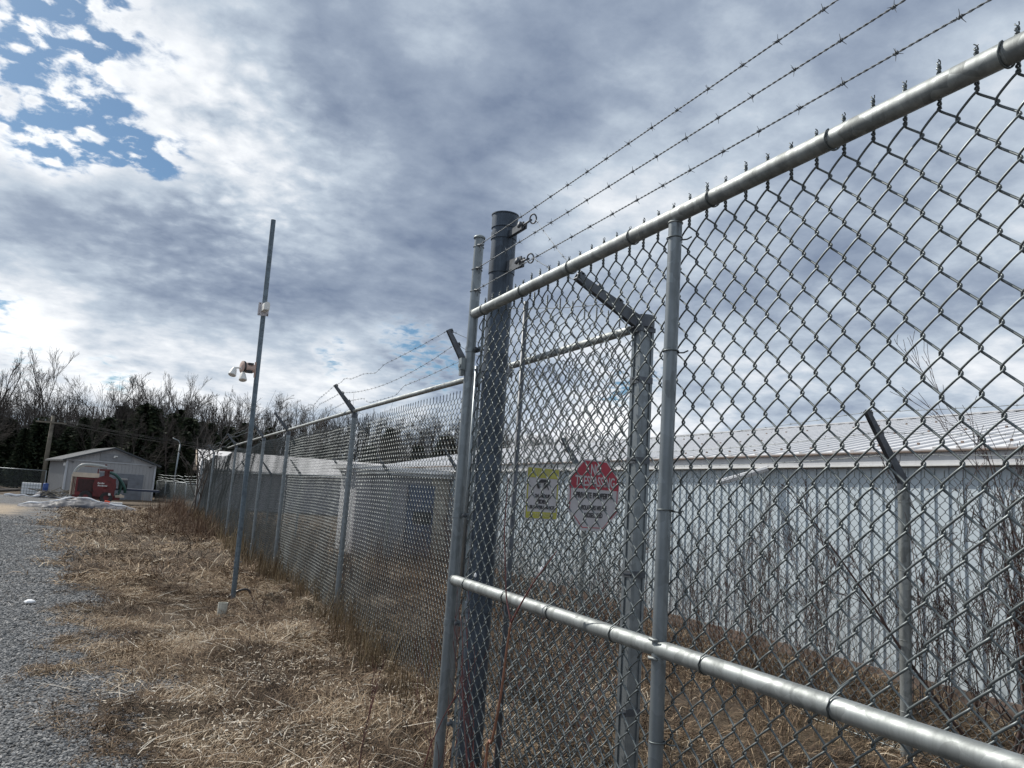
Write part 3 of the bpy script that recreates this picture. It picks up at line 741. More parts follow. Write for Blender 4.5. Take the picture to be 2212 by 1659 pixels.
text(sg, 'SURVEILLANCE', 0.002, -0.0595, 0.0185, M_sblk, -0.0022, width=0.132, bold=0.0008)
cz_ = 0.040
for poly in ([(-.036, cz_ + .002), (-.010, cz_ + .020), (.040, cz_ + .021), (.026, cz_ + .009)], [(-.036, cz_ - .002), (-.026, cz_ - .020), (-.018, cz_ - .022), (-.014, cz_ + .001)],
             [(.004, cz_ + .005), (.026, cz_ + .006), (.039, cz_ + .017), (.036, cz_ + .004), (.010, cz_ - .020), (.002, cz_ - .018)], [(.020, cz_ - .008), (.030, cz_ - .024), (.033, cz_ - .023), (.024, cz_ - .006)]):
    flat(sg, poly, -0.0022, M_sblk, 'camera_picture', 0.0006)
# red octagon
so2, _ = sign_frame(1.838, 1.545, 'trespassing_sign', 'red and white octagonal no trespassing sign beside the yellow sign')
OW, OH = 0.298, 0.316
def octa(w, h, ch, chz=None):
    a, b_ = w / 2, h / 2; c1 = ch; c2 = chz or ch
    return [(-a, -b_ + c2), (-a, b_ - c2), (-a + c1, b_), (a - c1, b_), (a, b_ - c2), (a, -b_ + c2), (a - c1, -b_), (-a + c1, -b_)]
flat(so2, octa(OW, OH, .082, .086), 0, M_swhite, 'board', 0.003)
zc = 0.026
top_o = [(-OW / 2 + .006, zc), (-OW / 2 + .006, OH / 2 - .088), (-OW / 2 + .085, OH / 2 - .007), (OW / 2 - .085, OH / 2 - .007), (OW / 2 - .006, OH / 2 - .088), (OW / 2 - .006, zc)]
flat(so2, top_o, -0.0014, M_sred, 'red_field')
text(so2, 'NO', 0.002, 0.112, 0.062, M_swhite, -0.0024, width=0.060, bold=0.0018)
text(so2, 'TRESPASSING', 0.002, 0.058, 0.062, M_swhite, -0.0024, width=0.232, bold=0.0012)
text(so2, 'PRIVATE PROPERTY', 0.0, -0.004, 0.036, M_sblk, -0.0024, width=0.214, bold=0.0009)
text(so2, 'VIOLATORS WILL BE', 0.0, -0.058, 0.029, M_sblk, -0.0024, width=0.152, bold=0.0007)
text(so2, 'PROSECUTED', 0.0, -0.091, 0.029, M_sblk, -0.0024, width=0.106, bold=0.0007)
ln = [(-OW / 2 + .012, zc), (-OW / 2 + .012, -OH / 2 + .090), (-OW / 2 + .088, -OH / 2 + .013), (OW / 2 - .088, -OH / 2 + .013), (OW / 2 - .012, -OH / 2 + .090), (OW / 2 - .012, zc)]
for a, b_ in zip(ln[:-1], ln[1:]):
    a = np.array(a); b_ = np.array(b_); d = (b_ - a) / np.linalg.norm(b_ - a); n_ = np.array([-d[1], d[0]]) * 0.0016
    flat(so2, [tuple(a - n_), tuple(a + n_), tuple(b_ + n_), tuple(b_ - n_)], -0.0013, M_sred, 'border')

# ------------------------------------------------------------------ inner fence (six foot, in front of the long building)
IYS = [on_x(1268, 1012, IX)[1]]
IY = [0.4, 3.63, IYS[0], IYS[0] + 3.9, IYS[0] + 7.9, IYS[0] + 12]
inn = thing('inner_fence', 'lower chain-link fence with barbed wire arms close in front of the long metal building', 'fence', (IX, 0.4, 0))
ia = []
for y in IY:
    line_post(inn, IX, y, 1.80, r=0.0365 if y < 5 else 0.03, sides=24, tiesz=(0.3, 0.75, 1.2, 1.65), mat=M_pipe)
    p0 = np.array([IX - 0.01, y, 1.80]); p1 = np.array([4.315, y, 2.245]); arm(inn, p0, p1, 0.07, 0.035); ia.append((p0, p1))
M = Mesh(); iw = fence_warp(0.012, 0.03, IY)
chain(M, (IX + .045, 9.5, 0), U, NX, 9.5 - 1.2, 0.02, 1.83, seg=10, sides=4, warpf=iw); tips(M, (IX + .045, 9.5, 0), U, NX, 9.5 - 1.2, 1.83, sides=3, seg=8, h=0.045, warpf=iw)
chain(M, (IX + .045, IY[-1], 0), U, NX, IY[-1] - 9.5, 0.02, 1.83, seg=4, sides=3, warpf=iw); tips(M, (IX + .045, IY[-1], 0), U, NX, IY[-1] - 9.5, 1.83, sides=3, seg=4, h=0.045, warpf=iw)
M.obj('chain_mesh', M_wfar, inn)
Mesh().tube([[IX + .045, 1.0, 0.04], [IX + .045, IY[-1], 0.04]], 0.003, 4).obj('tension_wire', M_wfar, inn)
for k, f in enumerate((0.95, 0.66, 0.34)):
    M = Mesh(); cpn = [arm_pt(a[0], a[1], f) for a in ia]
    for a, b_ in zip(cpn[:-1], cpn[1:]): barbed(M, sag(a, b_, rng.uniform(0.03, 0.08), 12), 1 if a[1] < 8 else 0, 0.127, seed=70 + k)
    M.obj('barbed_wire', M_pipe, inn)
# cross run of the inner fence, further back
YC = IY[-1]
xf = thing('cross_fence', 'low fence with barbed arms running across the yard far behind the tall fence', 'fence', (IX, YC, 0))
xs = [IX - 1.9 * k for k in range(1, 2)]
c0 = np.array([IX, YC]); 
yard = [(4.6, YC), (4.1, YC + 3), (3.7, YC + 6), (3.4, YC + 9), (3.1, YC + 12), (2.8, YC + 15), (2.5, YC + 18)]
xa = []
for (x, y) in yard[1:]:
    line_post(xf, x, y, 1.80, r=0.03, sides=10)
    p0 = np.array([x - 0.01, y, 1.8]); p1 = np.array([x - 0.36, y, 2.24]); arm(xf, p0, p1, 0.07, 0.035, notch=False); xa.append((p0, p1))
for (a, b_) in zip(yard[:-1], yard[1:]):
    pass
M = Mesh()
for (a, b_) in zip(yard[:-1], yard[1:]):
    d = np.array([b_[0] - a[0], b_[1] - a[1], 0]); L0 = np.linalg.norm(d); d /= L0
    chain(M, (a[0], a[1], 0), d, np.array([-d[1], d[0], 0]), L0, 0.02, 1.8, seg=4, sides=3, r=0.0022)
M.obj('chain_mesh', M_wfar, xf)
M = Mesh()
M.tube([[x, y, 1.82] for x, y in yard], 0.02, 8); M.obj('top_rail', M_post, xf)
M = Mesh()
for f in (0.95, 0.6, 0.3):
    for a, b_ in zip(xa[:-1], xa[1:]): M.tube(sag(arm_pt(*a, f), arm_pt(*b_, f), 0.08, 6), 0.003, 3, cap=False)
M.obj('barbed_wire', M_barb, xf)

# ------------------------------------------------------------------ long metal building
def steel(name, col, pitch, axis='Y', rough=0.35, metal=0.0, dirt=0.25, spots=False):
    m, t, b, e = new_mat(name)
    co = N(t, 'ShaderNodeTexCoord').outputs['Object']
    n = e.noise(co, 1.3, 6, 0.6); n2 = e.noise(co, 22, 5, 0.65)
    mp = N(t, 'ShaderNodeMapping'); t.links.new(co, mp.inputs[0]); mp.inputs['Scale'].default_value = (8, 8, 0.6)
    st = e.noise(mp.outputs[0], 2.0, 6, 0.6)
    f = e.add(e.mul(n, 0.4), e.add(e.mul(n2, 0.15), e.mul(st, 0.45)))
    lo = tuple(c * (1 - dirt) for c in col)
    c_ = e.ramp(f, [(0.3, lo), (0.6, col)])
    if spots:
        sp = e.ss(e.voro(co, 7.0), 0.05, 0.08); c_ = e.mix(sp, (0.10, 0.085, 0.07, 1), c_)
    t.links.new(c_, b.inputs['Base Color']); b.inputs['Roughness'].default_value = rough; b.inputs['Metallic'].default_value = metal
    bn = N(t, 'ShaderNodeBump'); bn.inputs['Strength'].default_value = 0.15; bn.inputs['Distance'].default_value = 0.02
    t.links.new(n, bn.inputs['Height']); t.links.new(bn.outputs[0], b.inputs['Normal'])
    return m
M_wall = steel('painted_steel_siding', (0.52, 0.59, 0.64), 0.3, dirt=0.06)
M_roof = steel('white_steel_roof', (0.72, 0.72, 0.73), 0.3, dirt=0.15, spots=True, rough=0.4)
M_fasc = steel('white_fascia', (0.55, 0.56, 0.58), 0.3, dirt=0.2)
M_under = plain('rusty_drip_edge', (0.16, 0.12, 0.10), 0.7, 0, 0.2, 5)
M_shade = steel('shaded_grey_siding', (0.36, 0.35, 0.38), 0.3, dirt=0.15)  # shade of the wing's front wall is put into this darker grey
bd = thing('metal_building', 'long low light-blue metal building with ribbed white roof behind the inner fence', 'building', (BX, 2.0, 0))
Y0, Y1 = -4.0, 25.6
wm = Mesh().box((BX + 0.1, (Y0 + Y1) / 2, 1.0), (0.2, Y1 - Y0, 2.1))
y = Y0
while y < Y1:
    wm.box((BX - 0.008, y, 1.0), (0.012, 0.009, 2.1)); y += 0.14
wall = wm.obj('wall', M_wall, bd)
Mesh().box((BX - 0.04, (Y0 + Y1) / 2, 2.125), (0.085, Y1 - Y0, 0.13)).obj('fascia', M_fasc, bd)
Mesh().box((BX - 0.055, (Y0 + Y1) / 2, 2.064), (0.115, Y1 - Y0, 0.012)).obj('trim', M_white, bd)
Mesh().box((BX - 0.075, (Y0 + Y1) / 2, 2.193), (0.10, Y1 - Y0, 0.014)).obj('drip_edge', M_under, bd)
sc_ = Mesh(); y_ = Y0 + .14
while y_ < Y1:
    for z_ in (0.25, 1.05, 1.85): sc_.box((BX - 0.008, y_ + 0.07, z_), (0.012, 0.012, 0.012))
    y_ += 0.28
sc_.obj('wall_screws', M_under, wall)['kind'] = 'stuff'
for y_ in np.arange(Y0 + 2.1, Y1, 3.05):
    Mesh().box((BX - 0.006, y_ + 0.02, 1.0), (0.010, 0.05, 2.1)).obj('panel_lap', M_wall, wall)
Mesh().box((BX - 0.02, (Y0 + Y1) / 2, 0.05), (0.03, Y1 - Y0, 0.16)).obj('base_flashing', M_under, bd)
# roof slope rising to the ridge; ribs run up it
rid = on_x(1407, 948, BX)[2] - CAMH
RW = 4.2; RH = CAMH + rid / BX * (BX + RW) - 0.0
ez = 2.205; sl_ = math.atan2(RH - ez, RW + 0.1); RL = math.hypot(RW + 0.1, RH - ez)
rm = Mesh(); Rm = np.array([[math.cos(sl_), 0, -math.sin(sl_)], [0, 1, 0], [math.sin(sl_), 0, math.cos(sl_)]])
cc = np.array([BX - 0.1 + (RW + .1) / 2, (Y0 + Y1) / 2, (ez + RH) / 2])
rm.box(cc, (RL, Y1 - Y0 + .3, 0.02), R3=Rm)
y = Y0
while y < Y1:
    rm.box(cc + np.array([0, y - cc[1], 0]) + Rm @ np.array([0, 0, 0.018]), (RL, 0.045, 0.020), R3=Rm); y += 0.23
ro = rm.obj('roof', M_roof, bd)
sc = Mesh(); 
y = Y0 + 0.1
while y < Y1:
    for f in (0.06, 0.38, 0.7, 0.97):
        sc.box(np.array([BX - 0.1 + (RW + .1) * f, y, ez + (RH - ez) * f + 0.035]), (0.02, 0.02, 0.02))
    y += 0.45
sc.obj('roof_screws', M_under, ro)['kind'] = 'stuff'
R2 = Rm.copy(); R2[0, 2] *= -1; R2[2, 0] *= -1
Mesh().box(np.array([BX + RW + (RW + .1) / 2, cc[1], cc[2]]), (RL, Y1 - Y0 + .3, 0.02), R3=R2).obj('roof', M_roof, bd)
Mesh().box((BX + RW, cc[1], RH + 0.012), (0.30, Y1 - Y0 + .3, 0.02)).obj('ridge_cap', M_fasc, bd)
Mesh().box((BX + RW, Y1, 1.0), (2 * RW, 0.15, 2.1)).obj('wall', M_wall, bd)
# loose gutter end hanging off the eave
q0 = on_x(1340, 1030, BX - 0.25); q1 = on_x(1225, 1048, BX - 0.3)
pA = on_x(1352, 1020, BX - 0.13); pB = on_x(1405 - 22, 1046, BX - 0.24)
gA = on_x((2400 + 740 / 1.536) / 1.736, (1400 + 548 / 1.536) / 1.736, BX - 0.08); gB = on_x((2400 + 445 / 1.536) / 1.736, (1400 + 632 / 1.536) / 1.736, BX - 0.42)
Mesh().tube([gA, gB], 0.035, 8).obj('loose_gutter', M_fasc, bd)
for yy in (3.2,): Mesh().cyl((BX + RW, yy, RH), (BX + RW, yy, RH + .25), 0.03, 10).obj('vent_pipe', M_arm, bd)

# wing that faces the camera, in its own shade
wg = thing('building_wing', 'shaded grey wing with blue door joining the long metal building at its far end', 'building', (5.0, 17.6, 0))
wy = 17.4; xl = on_y(772, 1040, wy)[0]; xr = BX - 0.45
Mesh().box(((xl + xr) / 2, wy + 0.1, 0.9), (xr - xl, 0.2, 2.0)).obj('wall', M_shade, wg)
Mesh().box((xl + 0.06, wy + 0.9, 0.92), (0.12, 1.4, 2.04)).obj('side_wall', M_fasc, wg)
Mesh().box((xr + 0.2, wy + 0.05, 0.92), (0.45, 0.18, 2.04)).obj('lit_wall_strip', plain('sunlit_wall_cream', (0.55, 0.50, 0.42), 0.6, 0, 0.1, 3), wg)  # bright strip for the sunlit wall, sunlight painted into its cream colour
Mesh().box(((xl + xr) / 2 + .2, wy + 0.7, 2.02), (xr - xl + 0.9, 2.0, 0.10), 0.0).obj('roof', M_roof, wg)
Mesh().box(((xl + xr) / 2 + .2, wy - 0.2, 1.93), (xr - xl + 0.8, 0.05, 0.08)).obj('fascia', M_fasc, wg)
dxl = on_y((900 + 1720 / 2.765) / 1.736, 1120, wy)[0]; dxr = on_y((900 + 1990 / 2.765) / 1.736, 1120, wy)[0]
dr = Mesh().box(((dxl + dxr) / 2, wy - 0.03, 0.85), (dxr - dxl, 0.06, 1.7)).obj('door', plain('blue_grey_door', (0.10, 0.13, 0.21), 0.6, 0, 0.1, 4), wg)
Mesh().box(((dxl + dxr) / 2 + .05, wy - 0.065, 0.95), ((dxr - dxl) * .7, 0.02, 0.28)).obj('window', M_black, dr)

# far building across the yard
M_far = steel('far_roof_sheet', (0.62, 0.60, 0.59), 0.3, dirt=0.15, rough=0.5)
fyl = at_d(438, 1016, 41); fyr = at_d(1010, 1030, 47)
fb_c = np.array([(fyl[0] + fyr[0]) / 2, (fyl[1] + fyr[1]) / 2]); fv = np.array([fyr[0] - fyl[0], fyr[1] - fyl[1]]); FL = np.linalg.norm(fv); fa = math.atan2(fv[1], fv[0])
fbn = thing('storage_building', 'long low building with pale roof across the yard, seen through the tall fence', 'building', (fb_c[0], fb_c[1], 0), fa)
EZ, RZ2, DP = 2.05, 3.15, 4.0
Mesh().box((0, DP, 1.0), (FL, DP * 2, 2.06)).obj('wall', plain('far_wall_siding', (0.32, 0.31, 0.33), 0.7, 0, 0.08, 2), fbn, local=True)
m_ = Mesh()
for sgn in (-1, 1):
    y0 = DP + sgn * (DP + .3)
    m_.add([(-FL / 2 - .3, y0, EZ), (FL / 2 + .3, y0, EZ), (FL / 2 + .3, DP, RZ2), (-FL / 2 - .3, DP, RZ2), (-FL / 2 - .3, y0, EZ + .08), (FL / 2 + .3, y0, EZ + .08), (FL / 2 + .3, DP, RZ2 + .08), (-FL / 2 - .3, DP, RZ2 + .08)],
           [[0, 1, 2, 3], [4, 7, 6, 5], [0, 4, 5, 1], [3, 2, 6, 7], [0, 3, 7, 4], [1, 5, 6, 2]])
m_.obj('roof', M_far, fbn, local=True)
for sx in (-1, 1):
    m_ = Mesh(); x_ = sx * (FL / 2 + .01)
    m_.add([(x_, 0, 0), (x_, 2 * DP, 0), (x_, 2 * DP, EZ), (x_, DP, RZ2), (x_, 0, EZ), (x_ - sx * .1, 0, 0), (x_ - sx * .1, 2 * DP, 0), (x_ - sx * .1, 2 * DP, EZ), (x_ - sx * .1, DP, RZ2), (x_ - sx * .1, 0, EZ)])
    m_.fn += [[0, 1, 2, 3, 4], [9, 8, 7, 6, 5]]
    m_.f4.append(np.array([[0, 5, 6, 1], [1, 6, 7, 2], [2, 7, 8, 3], [3, 8, 9, 4], [4, 9, 5, 0]]))
    m_.obj('gable', M_fasc, fbn, local=True)
Mesh().box((-FL / 2 - .33, DP / 2 - .15, (EZ + RZ2) / 2 + 0.02), (0.06, math.hypot(DP + .3, RZ2 - EZ), 0.16), math.atan2(RZ2 - EZ, DP + .3), 'x').obj('barge_board', plain('tan_board', (0.30, 0.24, 0.18), .8, 0, .1, 4), fbn, local=True)

# ------------------------------------------------------------------ grey shed, far left
M_shed = steel('shed_siding', (0.34, 0.345, 0.355), 0.3, dirt=0.12, rough=0.6)
pL = at_d(142, 1018, 44.5); pR = at_d(336, 1030, 47.0)
v2 = np.array([pR[0] - pL[0], pR[1] - pL[1]]); SW = float(np.linalg.norm(v2)); sa = math.atan2(v2[1], v2[0]) + 0.10
shed = thing('grey_shed', 'pale grey gabled shed with closed wide door behind the red tank trailer', 'shed', (pL[0], pL[1], 0), sa)
SE, SR, SD = 2.16, 2.98, 6.6
m_ = Mesh(); m_.v.append(np.array([(0, 0, -.1), (SW, 0, -.1), (SW, 0, SE), (SW / 2, 0, SR), (0, 0, SE), (0, SD, -.1), (SW, SD, -.1), (SW, SD, SE), (SW / 2, SD, SR), (0, SD, SE)], float)); m_.att.append(np.zeros(10)); m_.n = 10
m_.fn += [[0, 1, 2, 3, 4], [9, 8, 7, 6, 5], [0, 4, 9, 5], [1, 6, 7, 2], [4, 3, 8, 9], [2, 7, 8, 3]]
x = 0.12
def gz(x): return SE + (SR - SE) * (1 - abs(x - SW / 2) / (SW / 2))
while x < SW:
    zt_ = SE - 0.03 
    m_.box((x, -0.012, (zt_ - .1) / 2), (0.03, 0.024, zt_ + .1)); m_.box((x, -0.012, (SE + gz(x)) / 2 + .03), (0.03, 0.024, max(0.01, gz(x) - SE - .08))); x += 0.2
y = 0.12
while y < SD: m_.box((-0.012, y, SE / 2 - .05), (0.024, 0.03, SE + .08)); y += 0.2
m_.obj('wall', M_shed, shed, local=True)
Mesh().box((SW / 2, -0.03, SE), (SW, 0.05, 0.05)).box((0, -0.02, SE / 2), (0.10, 0.10, SE + .1)).box((SW, -0.02, SE / 2), (0.10, 0.10, SE + .1)).obj('trim', plain('shed_trim', (0.42, 0.44, 0.47), .5, 0, .05, 4), shed, local=True)
Mesh().box((SW / 2 + .15, -0.02, SE + 0.30), (1.75, 0.05, 0.42)).obj('gable_panel', plain('shed_panel', (0.21, 0.22, 0.235), .6, 0, .08, 4), shed, local=True)
dd = Mesh()
for k in range(5): dd.box((SW / 2 + .55, -0.03, 0.16 + 0.31 * k), (2.5, 0.05, 0.30))
dd.obj('door', plain('shed_door', (0.15, 0.165, 0.19), .5, 0, .1, 4), shed, local=True)
lt = Mesh().box((SW / 2 + .1, -0.10, SE + 0.38), (0.18, 0.14, 0.07)).box((SW / 2 + .02, -0.14, SE + .33), (.08, .08, .09)).obj('flood_light', M_white, shed, local=True)
m_ = Mesh()
for sgn in (0, 1):
    xa_, xb_ = (-0.28, SW / 2) if sgn == 0 else (SW + 0.28, SW / 2)
    za = SE - 0.085
    m_.add([(xa_, -.3, za), (xa_, SD + .3, za), (xb_, SD + .3, SR), (xb_, -.3, SR), (xa_, -.3, za + .09), (xa_, SD + .3, za + .09), (xb_, SD + .3, SR + .09), (xb_, -.3, SR + .09)],
           [[0, 1, 2, 3], [4, 7, 6, 5], [0, 4, 5, 1], [3, 2, 6, 7], [0, 3, 7, 4], [1, 5, 6, 2]])
m_.obj('roof', plain('shed_roof', (0.055, 0.062, 0.07), .9, 0, .1, 3), shed, local=True)
for x_ in (0.28, SW - 0.3): Mesh().box((x_, -0.06, SE - .12), (0.12, 0.1, 0.05)).obj('vent', M_black, shed, local=True)
Mesh().box((-0.10, 0.05, SE - .28), (0.10, 0.16, 0.16)).obj('wall_lamp', M_white, shed, local=True)

# ------------------------------------------------------------------ red vacuum trailer
tp = on_g(200, 1086)
ta = math.atan2(tp[1], tp[0]) - R(90)
tr = thing('vacuum_trailer', 'red tank trailer with arched grey hose and green hose coil in front of the shed', 'trailer', (tp[0], tp[1], 0), ta)
M_red = plain('red_machine_paint', (0.10, 0.010, 0.012), 0.4, 0, 0.2, 5)
M_redd = plain('dark_red_frame', (0.14, 0.018, 0.02), 0.5, 0, 0.2, 6)
M_cream = plain('cream_tank', (0.52, 0.44, 0.35), 0.5, 0, 0.08, 3)
M_green = plain('green_hose', (0.015, 0.065, 0.055), 0.5, 0, 0.2, 20)
M_hose = plain('grey_hose', (0.28, 0.30, 0.30), 0.5, 0, 0.1, 30)
M_blue = plain('blue_plastic', (0.02, 0.06, 0.22), 0.45, 0, 0.1, 4)
M_snow = plain('old_snow', (0.75, 0.76, 0.78), 0.7, 0, 0.08, 6, bump=0.4, bscale=14)
M_tarp = plain('dark_tarp', (0.035, 0.04, 0.055), 0.7, 0, 0.3, 3, bump=0.5, bscale=8)
def L(m, name, mat, parent, smooth=False): return m.obj(name, mat, parent, smooth=smooth, local=True, autosmooth=35 if smooth else None)
L(Mesh().box((0.12, 0, 0.28), (2.1, 1.3, 0.16)).box((0.9, -0.4, .36), (0.5, .2, .10)), 'frame', M_redd, tr)
tank = L(Mesh().lathe((0.45, 0, 0.85), [(0, -0.9), (0.25, -0.86), (0.42, -0.75), (0.48, -0.6), (0.48, 0.6), (0.42, 0.75), (0.25, .86), (0, .9)], 28, axis=(0, -1, 0)), 'tank', M_red, tr, True)
L(Mesh().box((0.42, -0.72, 0.80), (0.95, 0.3, 0.92)).cyl((0.42, -0.88, 0.86), (0.42, -0.58, 0.86), 0.52, 28), 'housing', M_red, tr)
L(Mesh().cyl((0.46, -0.3, 1.32), (0.46, -0.3, 1.62), 0.12, 16).box((0.42, -0.3, 1.66), (0.62, 0.3, 0.10)).box((0.36, -.3, 1.84), (0.10, .1, .22)).box((0.05, -.3, 1.45), (0.06, .08, .5)).box((-0.28, -.3, 1.80), (0.9, .06, .05)), 'boom_mount', M_red, tr)
L(Mesh().box((-0.52, -0.35, 0.84), (1.0, 0.7, 0.94)), 'engine_box', M_redd, tr)
L(Mesh().box((-0.40, -0.73, 0.86), (0.72, 0.05, 0.60)), 'louvre_panel', plain('dark_red_grille', (0.035, 0.010, 0.010), .6, 0, .3, 12), tr)
L(Mesh().box((-0.45, -0.45, 1.36), (1.16, 0.62, 0.22)).box((-0.96, -0.40, 0.86), (0.22, 0.6, 0.98)), 'cover', M_cream, tr)
hz_ = [(-0.98, -.5, 0.15), (-1.02, -.5, 1.0), (-0.97, -.5, 1.45), (-0.80, -.5, 1.75), (-0.55, -.5, 1.86), (-0.1, -.45, 1.86), (0.4, -.4, 1.80)]
def spline(p, n=8):
    p = np.array(p, float); P_ = np.vstack([2 * p[0] - p[1], p, 2 * p[-1] - p[-2]]); out = []
    for i in range(1, len(P_) - 2):
        for t in np.linspace(0, 1, n, endpoint=False):
            a, b_, c, d = P_[i - 1:i + 3]; out.append(0.5 * ((2 * b_) + (c - a) * t + (2 * a - 5 * b_ + 4 * c - d) * t * t + (3 * b_ - a - 3 * c + d) * t ** 3))
    out.append(p[-1]); return np.array(out)
L(Mesh().tube(spline(hz_), 0.075, 14), 'suction_hose', M_hose, tr, True)
L(Mesh().tube(spline([(0.6, -.5, 1.55), (0.85, -.6, 1.45), (1.1, -.6, 1.2), (1.32, -.6, 0.85), (1.38, -.5, 0.6)]), 0.07, 12).tube(spline([(1.02, -.3, 1.3), (1.15, -.35, 1.0), (1.12, -.4, .6), (1.0, -.5, .45)]), 0.06, 12), 'green_hose', M_green, tr, True)
L(Mesh().box((1.15, -0.6, 0.40), (0.42, 0.2, 0.12)).cyl((1.2, -.6, .42), (1.2, -.75, .42), .09, 12), 'coupler', M_cream, tr)
for sx in (-0.35, 0.55):
    w_ = L(Mesh().lathe((sx, -0.80, 0.30), [(0.12, -.08), (0.27, -.09), (0.30, -.05), (0.30, .05), (0.27, .09), (0.12, .08)], 20, axis=(0, 1, 0)), 'wheel', M_black, tr, True)
    L(Mesh().lathe((sx, -0.84, 0.30), [(0, -.03), (0.12, -.03), (0.13, .03), (0, .04)], 16, axis=(0, 1, 0)), 'rim', M_redd, w_)
for (x0_, z0_, n_) in ((0.12, 1.0, 5), (0.14, 0.88, 7)):
    mk = Mesh()
    for k in range(n_): mk.box((x0_ + k * .062, -0.905, z0_ + (.01 if k == 0 else 0)), (0.04, 0.008, 0.075 if k in (0, 3) else 0.055), .15, 'y')
    L(mk, 'worn_lettering', M_white, tr)
L(Mesh().box((0.68, -0.885, 0.48), (0.10, 0.01, 0.11)), 'label_plate', M_white, tr)
L(Mesh().cyl((1.05, .2, 1.0), (1.45, .2, 1.0), .30, 18), 'hose_reel', M_black, tr, True)
L(Mesh().box((1.9, .5, 0.74), (2.2, .9, 0.10)), 'deck', plain('blue_black_deck', (0.02, 0.03, 0.06), .5, 0, .1, 4), tr)

# snow and tarp heap in front of the trailer
hp = on_g(178, 1097); ha = math.atan2(hp[1], hp[0]) - R(90)
heap = thing('snow_heap', 'low heap of dark dirty snow with white crusted rim before the red trailer', 'heap', (hp[0], hp[1], 0), ha)
nxh, nyh = 90, 34
hx, hy = np.meshgrid(np.linspace(-2.3, 2.1, nxh), np.linspace(-0.9, 0.9, nyh), indexing='ij')
prof = np.interp(hx, [-2.6, -1.2, -0.4, -0.1, 0.3, 1.2, 1.8, 2.4], [0.0, .24, .50, .52, .42, .22, .12, 0.0])
hh = 0.85 * prof * np.clip(1 - (hy / 0.9) ** 2, 0, 1) ** 0.8 * (0.8 + 0.4 * vnoise(hx, hy, 3, 5)) + (vnoise(hx, hy, 8, 6) - .5) * .05 - 0.02
ii = np.arange(nxh * nyh).reshape(nxh, nyh)
L(Mesh().add(np.stack([hx, hy, hh], -1), np.stack([ii[:-1, :-1], ii[1:, :-1], ii[1:, 1:], ii[:-1, 1:]], -1).reshape(-1, 4)), 'dirty_snow', M_tarp, heap, True)
cr = Mesh()
xx = np.linspace(-2.3, 2.0, 60)
zz = np.interp(xx, [-2.6, -1.2, -0.4, -0.1, 0.3, 1.2, 1.8, 2.4], [0.0, .24, .50, .52, .42, .22, .12, 0.0]) + 0.015
cr.tube(np.stack([xx, -0.18 + 0.08 * np.sin(xx * 5), zz * 0.82 + 0.02 * np.sin(xx * 9)], 1), 0.030 + 0.018 * np.sin(xx * 6.1), 8)
L(cr, 'white_crust', M_snow, heap, True)
# orange and white barrel lying beside it
bp = on_g(243, 1098); bl = thing('traffic_drum', 'small orange and white marker lying by the snow heap', 'marker', (bp[0], bp[1], 0.12), ta)
L(Mesh().box((0.10, 0, 0.02), (0.52, 0.3, 0.26)), 'white_body', M_white, bl)
L(Mesh().box((-0.26, 0, 0.03), (0.2, 0.34, 0.32), 0.15, 'y'), 'orange_end', plain('safety_orange', (0.75, 0.08, 0.02), .5, 0, .05, 5), bl)

# caged white tote and its clutter
ip = on_g(65, 1070); iang = math.atan2(ip[1], ip[0]) - R(90)
ibc = thing('liquid_tote', 'white plastic liquid tote in a wire cage standing on the left of the shed', 'tote', (ip[0], ip[1], 0), iang)
ibc.scale = (.72, .72, .66)
L(Mesh().box((0, 0, 0.58), (1.28, 1.0, 0.95)), 'bottle', plain('milky_plastic', (0.72, 0.74, 0.76), .5, 0, .03, 3), ibc)
cg = Mesh()
for k in range(8): cg.box((-0.66 + k * 1.32 / 7, -0.53, 0.60), (0.022, 0.022, 1.02))
for k in range(5): cg.box((0, -0.53, 0.12 + k * .245), (1.34, 0.026, 0.022))
L(cg, 'cage', M_cast, ibc); L(Mesh().box((0, 0, 0.05), (1.3, 1.05, 0.10)), 'pallet', M_wood, ibc)
jp = on_g(75, 1073); jk = thing('tarp_scraps', 'crumpled dark tarp and white scraps lying before the caged tote', 'scraps', (jp[0], jp[1], 0), iang)
L(Mesh().lathe((0.5, 0, 0.0), [(0.6, 0), (0.5, .2), (.3, .32), (0, .36)], 9), 'dark_sheet', M_tarp, jk, True)
m_ = Mesh(); x2 = np.linspace(-1.4, 1.5, 26); m_.tube(np.stack([x2, -0.5 + .1 * np.sin(x2 * 6), 0.05 + .03 * np.sin(x2 * 9)], 1), 0.06 + .03 * np.sin(x2 * 5), 6); L(m_, 'white_sheet', M_snow, jk, True)
bp = on_g(95, 1074); db = thing('blue_barrel', 'upright blue plastic barrel at the left corner of the shed', 'barrel', (bp[0], bp[1], 0)); db.scale = (.8, .8, .8)
Mesh().lathe((bp[0], bp[1], 0), [(0, 0), (0.156, 0), (0.168, .04), (0.168, .3), (0.177, .32), (0.168, .34), (0.168, .62), (0.177, .64), (0.168, .66), (0.168, .9), (0.150, .95), (0, .96)], 20).obj('drum', M_blue, db, smooth=True)
Mesh().lathe((bp[0], bp[1], 0.955), [(0.05, 0), (0.05, .03), (0, .032)], 10).obj('bung', M_black, db)
